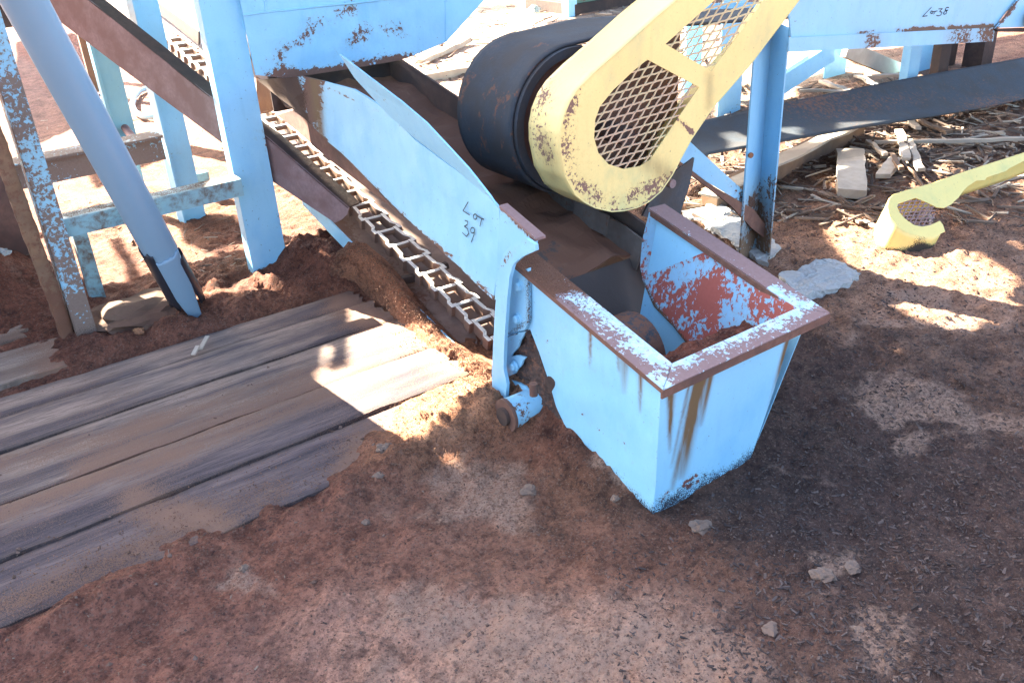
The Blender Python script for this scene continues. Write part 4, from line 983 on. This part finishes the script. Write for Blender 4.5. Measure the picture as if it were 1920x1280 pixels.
lumber('wood_block', (1598, 362), (1594, 288), .155, .05, M['wood_pale'], 'short wide sawn block in sun left of the torn yellow guard')
lumber('wood_offcut', (1655, 330), (1678, 300), .07, .03, M['wood_pale'], 'small tilted pale offcut right of the short sawn block')
for i, (p, q, w, lab) in enumerate([
   ((1640, 265), (1920, 262), .03, 'very long thin pale stick under the black belt at right edge'), ((1688, 248), (1700, 300), .05, 'upright leaning splintered slat among the wood scraps'),
   ((1705, 262), (1728, 316), .04, 'bent pale slat right of the splintered slat'), ((1670, 285), (1690, 318), .03, 'narrow brown slat between offcut and splintered slat'),
   ((1626, 262), (1660, 290), .03, 'short pale stick above the sawn block'), ((1700, 215), (1722, 240), .04, 'pale splinter just below the black belt'),
   ((1722, 225), (1780, 248), .05, 'brown broken lath below the black belt'), ((1360, 325), (1445, 318), .03, 'thin grey stick between the leg and the drum side'),
   ((1540, 152), (1600, 175), .05, 'pale stick at the foot of the far blue posts'), ((1500, 170), (1605, 172), .04, 'long pale stick on bright ground behind the belt'),
   ((1620, 145), (1700, 142), .05, 'grey stick between the two far blue posts'), ((1608, 140), (1650, 162), .05, 'short light stick slanting near the far left blue post'),
   ((1690, 300), (1740, 360), .012, 'thin dark twig casting on sunlit dirt'), ((1515, 195), (1590, 215), .04, 'flat sliver in front of the black belt')]):
    lumber('wood_stick', p, q, w, .02, M['wood_pale'] if i not in (3, 6, 12) else M['wood_dark'], lab, .03, 'stick', R.uniform(0, .03))
lumber('fallen_log', (745, 152), (890, 128), .10, .07, M['wood_pale'], 'long pale plank on bright ground left of the black drum', .0)
lumber('fallen_log', (790, 118), (880, 78), .06, .05, M['wood_pale'], 'slim pale pole on bright ground above the black drum', .0)
# far blue frame behind the belt
ff = thing('far_frame', 'distant blue frame of posts and crossed braces behind the black belt', 'frame', (6.3, 4.5, 0))
def fpost(px0, px1, py, z1, mat=M['panel'], dark=.18):
    a = at(px0, py, z=0); b = at(px1, py, y=a.y)
    bm = bmesh.new(); add_box(bm, (a.x, a.y, -.05), (b.x, a.y+.012, z1)); add_box(bm, (b.x+.0, a.y-.0, -.05), (b.x+.012, a.y+dark, z1))
    obj('post', bm, mat, ff, attrs={'a_rust': lambda p: .25*sstep(.2, 0, p.z)})
    return a
a1 = fpost(1545, 1582, 148, 1.15); a2 = fpost(1700, 1740, 140, 1.15); a0 = fpost(1345, 1385, 218, 1.15); fpost(1283, 1310, 190, 1.15)
bar('top_rail', (a0.x-2.5, 4.42, 1.13), (9.5, 4.42, 1.13), .05, .06, M['panel'], ff)
bar('brace', at(1585, 92, y=4.3), at(1742, 158, y=4.3), .05, .12, M['wood_pale'], ff, sub=.1)
bar('brace', at(1560, 96, y=4.36), at(1440, 175, y=4.36), .05, .14, M['panel'], ff, sub=.1)
gm = thing('green_machine', 'dark green machine housing far behind the black drum', 'machine', tuple(at(1120, 30, z=0)))
g0 = at(1078, 29, z=0); 
box('base', (g0.x, g0.y, -.05), (g0.x+2.2, g0.y+1, .12), M['darkrust'], gm)
box('housing', (g0.x+.06, g0.y+.03, .122), (g0.x+2.1, g0.y+.9, 1.1), M['green'], gm, sub=.2)
g1 = at(1066, 31, z=0); o = box('blue_post', (g1.x, g1.y, -.05), (g1.x+.13, g1.y+.12, 1.5), M['panel'], None, loc=g1); tag(o, 'pale blue post far off, beside the green machine', 'post')

# ------------------------------------------------------------------ loose stuff: crumbs, flakes, splinters
def scatter(name, n, pick, size, mat, label, shape='flake', zoff=.0, seed=1):
    r = random.Random(seed); V, Fc, Cl = [], [], []
    while n > 0:
        q = pick(r)
        if q is None: continue
        n -= 1
        x, y, z = q; s = size(r); a = r.uniform(0, 6.283); tl = r.gauss(0, .35); tw = r.gauss(0, .3); base_ = len(V)
        if shape == 'flake': D = (s, s*r.uniform(.18, .45), s*.12)
        elif shape == 'stick': D = (s, s*r.uniform(.05, .14), s*r.uniform(.03, .07))
        else: D = (s*.5, s*r.uniform(.35, .5), s*r.uniform(.3, .45))
        m = Matrix.Rotation(a, 3, 'Z') @ Matrix.Rotation(tl*(.5 if shape == 'stick' else 1), 3, 'Y') @ Matrix.Rotation(tw, 3, 'X')
        if shape == 'crumb':
            pts = [(1, 0, 0), (-1, 0, 0), (0, 1, 0), (0, -1, 0), (0, 0, 1), (0, 0, -1)]; fs = ((0, 2, 4), (2, 1, 4), (1, 3, 4), (3, 0, 4), (2, 0, 5), (1, 2, 5), (3, 1, 5), (0, 3, 5))
            pts = [tuple(k*r.uniform(.7, 1.25) for k in p) for p in pts]
        else:
            e = r.uniform(.3, 1)
            pts = [(-1, -1, -1), (1, -e, -1), (1, e, -1), (-1, 1, -1), (-1, -1, 1), (1, -e, 1), (1, e, 1), (-1, 1, 1)]
            fs = ((0, 3, 2, 1), (4, 5, 6, 7), (0, 1, 5, 4), (1, 2, 6, 5), (2, 3, 7, 6), (3, 0, 4, 7))
        c1, c2 = r.random(), r.random()
        for p in pts:
            v = m @ Vector((p[0]*D[0]/2, p[1]*D[1]/2, p[2]*D[2]/2)); V.append((x+v.x, y+v.y, z+v.z+zoff)); Cl += [c1, c2, 0, 1]
        for f in fs: Fc.append([base_+i for i in f])
    me = bpy.data.meshes.new(name); me.from_pydata(V, [], Fc)
    ca = me.color_attributes.new('rnd', 'FLOAT_COLOR', 'POINT'); ca.data.foreach_set('color', Cl)
    me.materials.append(mat); o = bpy.data.objects.new(name, me); C.objects.link(o)
    o['kind'] = 'stuff'; o['label'] = label; o['category'] = 'litter'; return o
def bd_top(x, y):
    z = gh(x, y)
    if -2.1 < x < 1.45 and 2.17 < y < 3.42: z = max(z, .021)
    return z
def bdz(px, py):
    p = at(px, py, z=.02); return 2.17 < p.y < 3.42 and p.x < 1.45 and fbm((p.x*.5, p.y*2, 0), 2.2, 4, 3) > -.08
def onpx(x0, x1, y0, y1, dens=None):
    def f(r):
        px, py = r.uniform(x0, x1), r.uniform(y0, y1)
        if dens and r.random() > dens(px, py): return None
        p = at(px, py, z=.01)
        if 1.35 < p.x < 2.0 and 1.44 < p.y < 2.3: return None
        return p.x, p.y, bd_top(p.x, p.y)
    return f
scatter('bark_flakes', 15000, onpx(1150, 1990, 380, 1330, lambda x, y: .25+.75*sstep(1250, 1500, x)), lambda r: .004+.016*r.random()**2, M['flaked'], 'dark bark flakes strewn over the dirt at right', seed=2)
scatter('sawdust_crumbs', 16000, onpx(-60, 1400, 700, 1330, lambda x, y: .6 if y < 870-(x-690)*.42 and x < 690 else 1), lambda r: r.uniform(.002, .0065)*(1.8 if r.random() < .04 else 1), M['crumb'], 'reddish sawdust crumbs over the foreground dirt', 'crumb', seed=3)
scatter('dirt_clods', 800, onpx(-60, 1990, 640, 1330, lambda x, y: .5+.5*sstep(500, 900, x)), lambda r: .010+.03*r.random()**3, M['clodm'], 'small clods half sunk in the foreground dirt', 'crumb', -.002, seed=12)
scatter('sawdust_crumbs', 5000, onpx(560, 1500, 880, 1330, lambda x, y: math.exp(-((x-1050)/330)**2)), lambda r: r.uniform(.002, .006), M['tan'], 'pale sandy grains in the middle of the foreground', 'crumb', seed=13)
scatter('sawdust_crumbs', 3500, onpx(-100, 1100, 560, 1160, lambda x, y: math.exp(-(line_d((x, y), [(-100, 1200), (300, 1010), (700, 860), (900, 720)])/45)**2)), lambda r: r.uniform(.003, .011), M['crumb'], 'sawdust crumbs spilt over the near edge of the weathered planks', 'crumb', seed=14)
scatter('sawdust_crumbs', 7000, onpx(-60, 900, 560, 1160, lambda x, y: 1 if bdz(x, y) else 0), lambda r: r.uniform(.0018, .005), M['crumb'], 'sawdust grains strewn over the weathered planks', 'crumb', seed=15)
scatter('wood_flakes', 700, onpx(-60, 1400, 700, 1330), lambda r: r.uniform(.005, .012), M['flake'], 'thin wood flakes over the foreground dirt', seed=4)
def crestpick(r):
    u = r.random(); px, py = lerp_path(crest, u)
    k = abs(r.gauss(0, 1)); px += -k*9+r.uniform(-3, 5); py += k*12*r.uniform(.3, 1.3)
    if u > .45 and r.random() < .4: px += r.uniform(-50, 10); py += r.uniform(0, 60)
    c_ = at(px, py, x=1.50-.035*k)
    if c_.z < bd_top(c_.x, c_.y): c_ = at(px, py, z=.05); c_.z = bd_top(c_.x, c_.y)
    return c_.x, c_.y, c_.z
scatter('sawdust_crumbs', 5200, crestpick, lambda r: r.uniform(.004, .014), M['crumb'], 'coarse sawdust crumbs along the crest of the sawdust bank', 'crumb', seed=5)
scatter('sawdust_crumbs', 2600, onpx(740, 960, 690, 900, lambda x, y: 1 if y > 690+(x-740)*-.1 else 0), lambda r: r.uniform(.004, .013), M['crumb'], 'coarse sawdust crumbs in the sunlit patch left of the bearing', 'crumb', seed=6)
def rimp(r):
    y = r.uniform(1.72, 2.1); 
    if r.random() > (y-1.7)/.35: return None
    q = rim3(r.uniform(1.41, 1.497), y); return q.x, q.y, q.z+.001
scatter('sawdust_crumbs', 1300, rimp, lambda r: r.uniform(.003, .007), M['crumb'], 'sawdust crumbs on the rear of the left box rim', 'crumb', seed=7)
scatter('wood_splinters', 3200, onpx(1280, 1990, 150, 420, lambda x, y: .25+.75*math.exp(-((x-1750)/190)**2-((y-250)/60)**2)), lambda r: .02+.2*r.random()**3, M['litter'], 'splinters and bark scraps under the black belt', 'stick', .01, seed=8)
scatter('wood_splinters', 700, onpx(640, 1330, -20, 150), lambda r: r.uniform(.05, .25), M['litter'], 'scraps over the bright ground beyond the hopper', 'stick', .01, seed=9)
scatter('wood_splinters', 500, onpx(-20, 500, 60, 520), lambda r: r.uniform(.01, .07), M['litter'], 'small scraps under the blue frame', 'stick', .01, seed=10)

for o in bpy.data.objects:
    k_ = o.name.split('.')[0]
    g_ = {'stone': 'stones lying on the dirt', 'wood_stick': 'loose wood sticks', 'wooden_plank': 'weathered planks on the ground', 'wooden_board': 'pale boards at the left edge', 'wood_chip': 'sunlit wood chips', 'concrete_slab': 'broken concrete pieces', 'brown_post': 'thin brown posts'}.get(k_)
    if g_ and o.parent is None: o['group'] = g_
# ------------------------------------------------------------------ light
EL = 33.0; AZ = (-.30, .954)
ce, se = math.cos(math.radians(EL)), math.sin(math.radians(EL))
SUN = Vector((AZ[0]*ce, AZ[1]*ce, se)).normalized()
sd = bpy.data.lights.new('sun', 'SUN'); sd.energy = 5; sd.angle = math.radians(.45); sd.color = (1, .92, .76)
so = bpy.data.objects.new('sun', sd); C.objects.link(so); so.rotation_euler = SUN.to_track_quat('Z', 'Y').to_euler()
wd = bpy.data.worlds.new('World'); sc.world = wd; wd.use_nodes = True
nt = wd.node_tree; bg = nt.nodes['Background']; sky = nt.nodes.new('ShaderNodeTexSky'); sky.sky_type = 'NISHITA'; sky.sun_disc = False
sky.sun_elevation = math.radians(EL); sky.sun_rotation = math.atan2(AZ[0], AZ[1]); sky.altitude = 300; sky.air_density = .85; sky.dust_density = 3.5; sky.ozone_density = .4
nt.links.new(sky.outputs[0], bg.inputs[0]); bg.inputs[1].default_value = .065

# added unseen deck: plates shade the foreground, gaps shaped to cast sun patches
DH = 2.5
off = Vector((SUN.x/SUN.z*DH, SUN.y/SUN.z*DH, DH))
def up(px, py): p = at(px, py, z=.01); k = (DH-.01)/SUN.z; q = p+SUN*k; return Vector((q.x, q.y, DH))
def upg(x, y): return Vector((x+off.x, y+off.y, DH))
holes = [
 [(660, 536), (700, 556), (740, 590), (800, 625), (860, 650), (945, 655), (990, 700), (965, 765), (925, 810), (885, 840), (858, 880), (800, 852), (745, 848), (700, 800), (664, 786), (655, 792), (628, 782), (600, 770), (568, 762), (590, 725), (605, 690), (632, 700), (655, 690)],
 [(610, 652), (626, 650), (622, 690), (605, 700)],
 [(1504, 374), (1560, 392), (1625, 408), (1700, 455), (1760, 470), (1825, 470), (1895, 510), (1900, 548), (1860, 590), (1800, 612), (1735, 606), (1665, 570), (1609, 522), (1550, 450)],
 [(1840, 405), (1862, 402), (1905, 465), (1870, 440)],
 [(1628, 615), (1660, 630), (1688, 662), (1650, 650)],
 [(1590, 568), (1612, 590), (1604, 592)],
 [(1900, 330), (1930, 325), (1935, 378), (1905, 360)],
 [(1690, 300), (1740, 290), (1800, 318), (1760, 335), (1690, 352)],
 [(1565, 275), (1625, 268), (1632, 300), (1568, 312)], [(1562, 330), (1630, 336), (1640, 372), (1555, 366)],
 [(1650, 310), (1680, 300), (1685, 330), (1650, 340)],
 [(1265, 362), (1345, 368), (1400, 392), (1475, 442), (1530, 478), (1560, 492), (1440, 470), (1385, 462), (1280, 400)],
 [(1440, 330), (1462, 292), (1500, 272), (1520, 290), (1470, 330)], [(1530, 268), (1600, 222), (1645, 226), (1600, 262), (1540, 282)],
 [(1640, 232), (1700, 222), (1740, 240), (1760, 262), (1700, 285), (1650, 262)], [(1760, 232), (1800, 240), (1860, 262), (1800, 262)],
]
HG = [[up(*p) for p in h] for h in holes]
def up3(x, y, z): p = Vector((x, y, z)); return p+SUN*((DH-z)/SUN.z)
HG += [[up3(1.61, 2.3, chz(2.3)), up3(1.61, 4.2, chz(4.2)), up3(1.76, 4.2, chz(4.2)), up3(1.76, 2.3, chz(2.3))]]
HB = [(min(p.x for p in h), max(p.x for p in h), min(p.y for p in h), max(p.y for p in h), [(p.x, p.y) for p in h]) for h in HG]
dk = thing('blocker_deck', 'added unseen walkway deck with gaps high above the conveyors', 'blocker', tuple(upg(1, 1)))
def blocker_end(x):            # far edge of the deck's shadow on the ground, by x
    return float(np.interp(x, [-5, -.1, 1.8, 2.9, 4.0, 4.7, 9], [3.72, 3.66, 3.55, 3.42, 3.35, 3.3, 3.0]))
bm = bmesh.new(); G = .02; yy = .1
while yy < 3.75:
    yc = yy+G/2; X0, X1 = -4.0, 8.5; cuts = []; y_d = upg(0, yc).y
    n_ = int((X1-X0)/G); run = None
    for i in range(n_+1):
        x = X0+G*i; xd = upg(x, yc).x; solid = i < n_ and yc < blocker_end(x)
        if solid:
            for b in HB:
                if b[0] <= xd <= b[1] and b[2] <= y_d <= b[3] and inpoly(xd, y_d, b[4]): solid = False; break
        if solid and run is None: run = xd
        if not solid and run is not None:
            vs = [bm.verts.new(k) for k in ((run-G/2, y_d-G/2, DH), (xd-G/2, y_d-G/2, DH), (xd-G/2, y_d+G/2, DH), (run-G/2, y_d+G/2, DH))]
            bm.faces.new(vs); run = None
    yy += G
r = bmesh.ops.extrude_face_region(bm, geom=bm.faces[:])
for v in r['geom']:
    if isinstance(v, bmesh.types.BMVert): v.co.z += .012
obj('blocker_plate', bm, M['darkrust'], dk)
for h_ in ([(30, 80), (150, 60), (190, 160), (150, 235), (60, 265), (20, 200)], [(328, 395), (440, 400), (452, 452), (385, 470), (340, 450)], [(150, 300), (260, 262), (330, 255), (300, 300), (170, 345)],
           [(60, 440), (200, 378), (212, 392), (70, 456)], [(195, 440), (215, 432), (262, 510), (270, 552), (245, 560), (228, 490)], [(400, 470), (450, 462), (455, 482), (405, 490)], [(560, 100), (640, 95), (660, 120), (575, 130)],
           [(1480, 150), (1560, 128), (1640, 160), (1600, 190), (1500, 200)], [(1590, 92), (1700, 90), (1690, 128), (1600, 120)], [(1740, 90), (1920, 60), (1925, 120), (1760, 140)], [(1300, 150), (1335, 148), (1330, 260), (1290, 250)],
           [(890, 12), (960, 4), (965, 14), (893, 24)], [(1020, 36), (1060, 30), (1062, 42), (1022, 48)]):
    plate('blocker_plate', [up(*p) for p in h_], (0, 0, .01), M['darkrust'], dk)  # more unseen plates added to drop shade patches on the farther ground
for (x_, y_) in ((-5.0, 4.2), (-5.0, 7.2), (7.2, 4.2), (7.3, 3.95)):
    box('blocker_column', (x_-.08, y_-.08, -.1), (x_+.08, y_+.08, DH-.005), M['darkrust'], dk)  # out-of-view uprights added only to hold up the light-blocking deck

sc.view_settings.view_transform = 'Standard'; sc.view_settings.look = 'None'
sc.view_settings.exposure = 3.90; sc.view_settings.gamma = 1
sc.render.engine = 'CYCLES'
sc.cycles.max_bounces = 6; sc.cycles.use_denoising = True
sc.cycles.denoiser = 'OPENIMAGEDENOISE'; sc.cycles.denoising_input_passes = 'RGB_ALBEDO_NORMAL'; sc.cycles.denoising_prefilter = 'NONE'
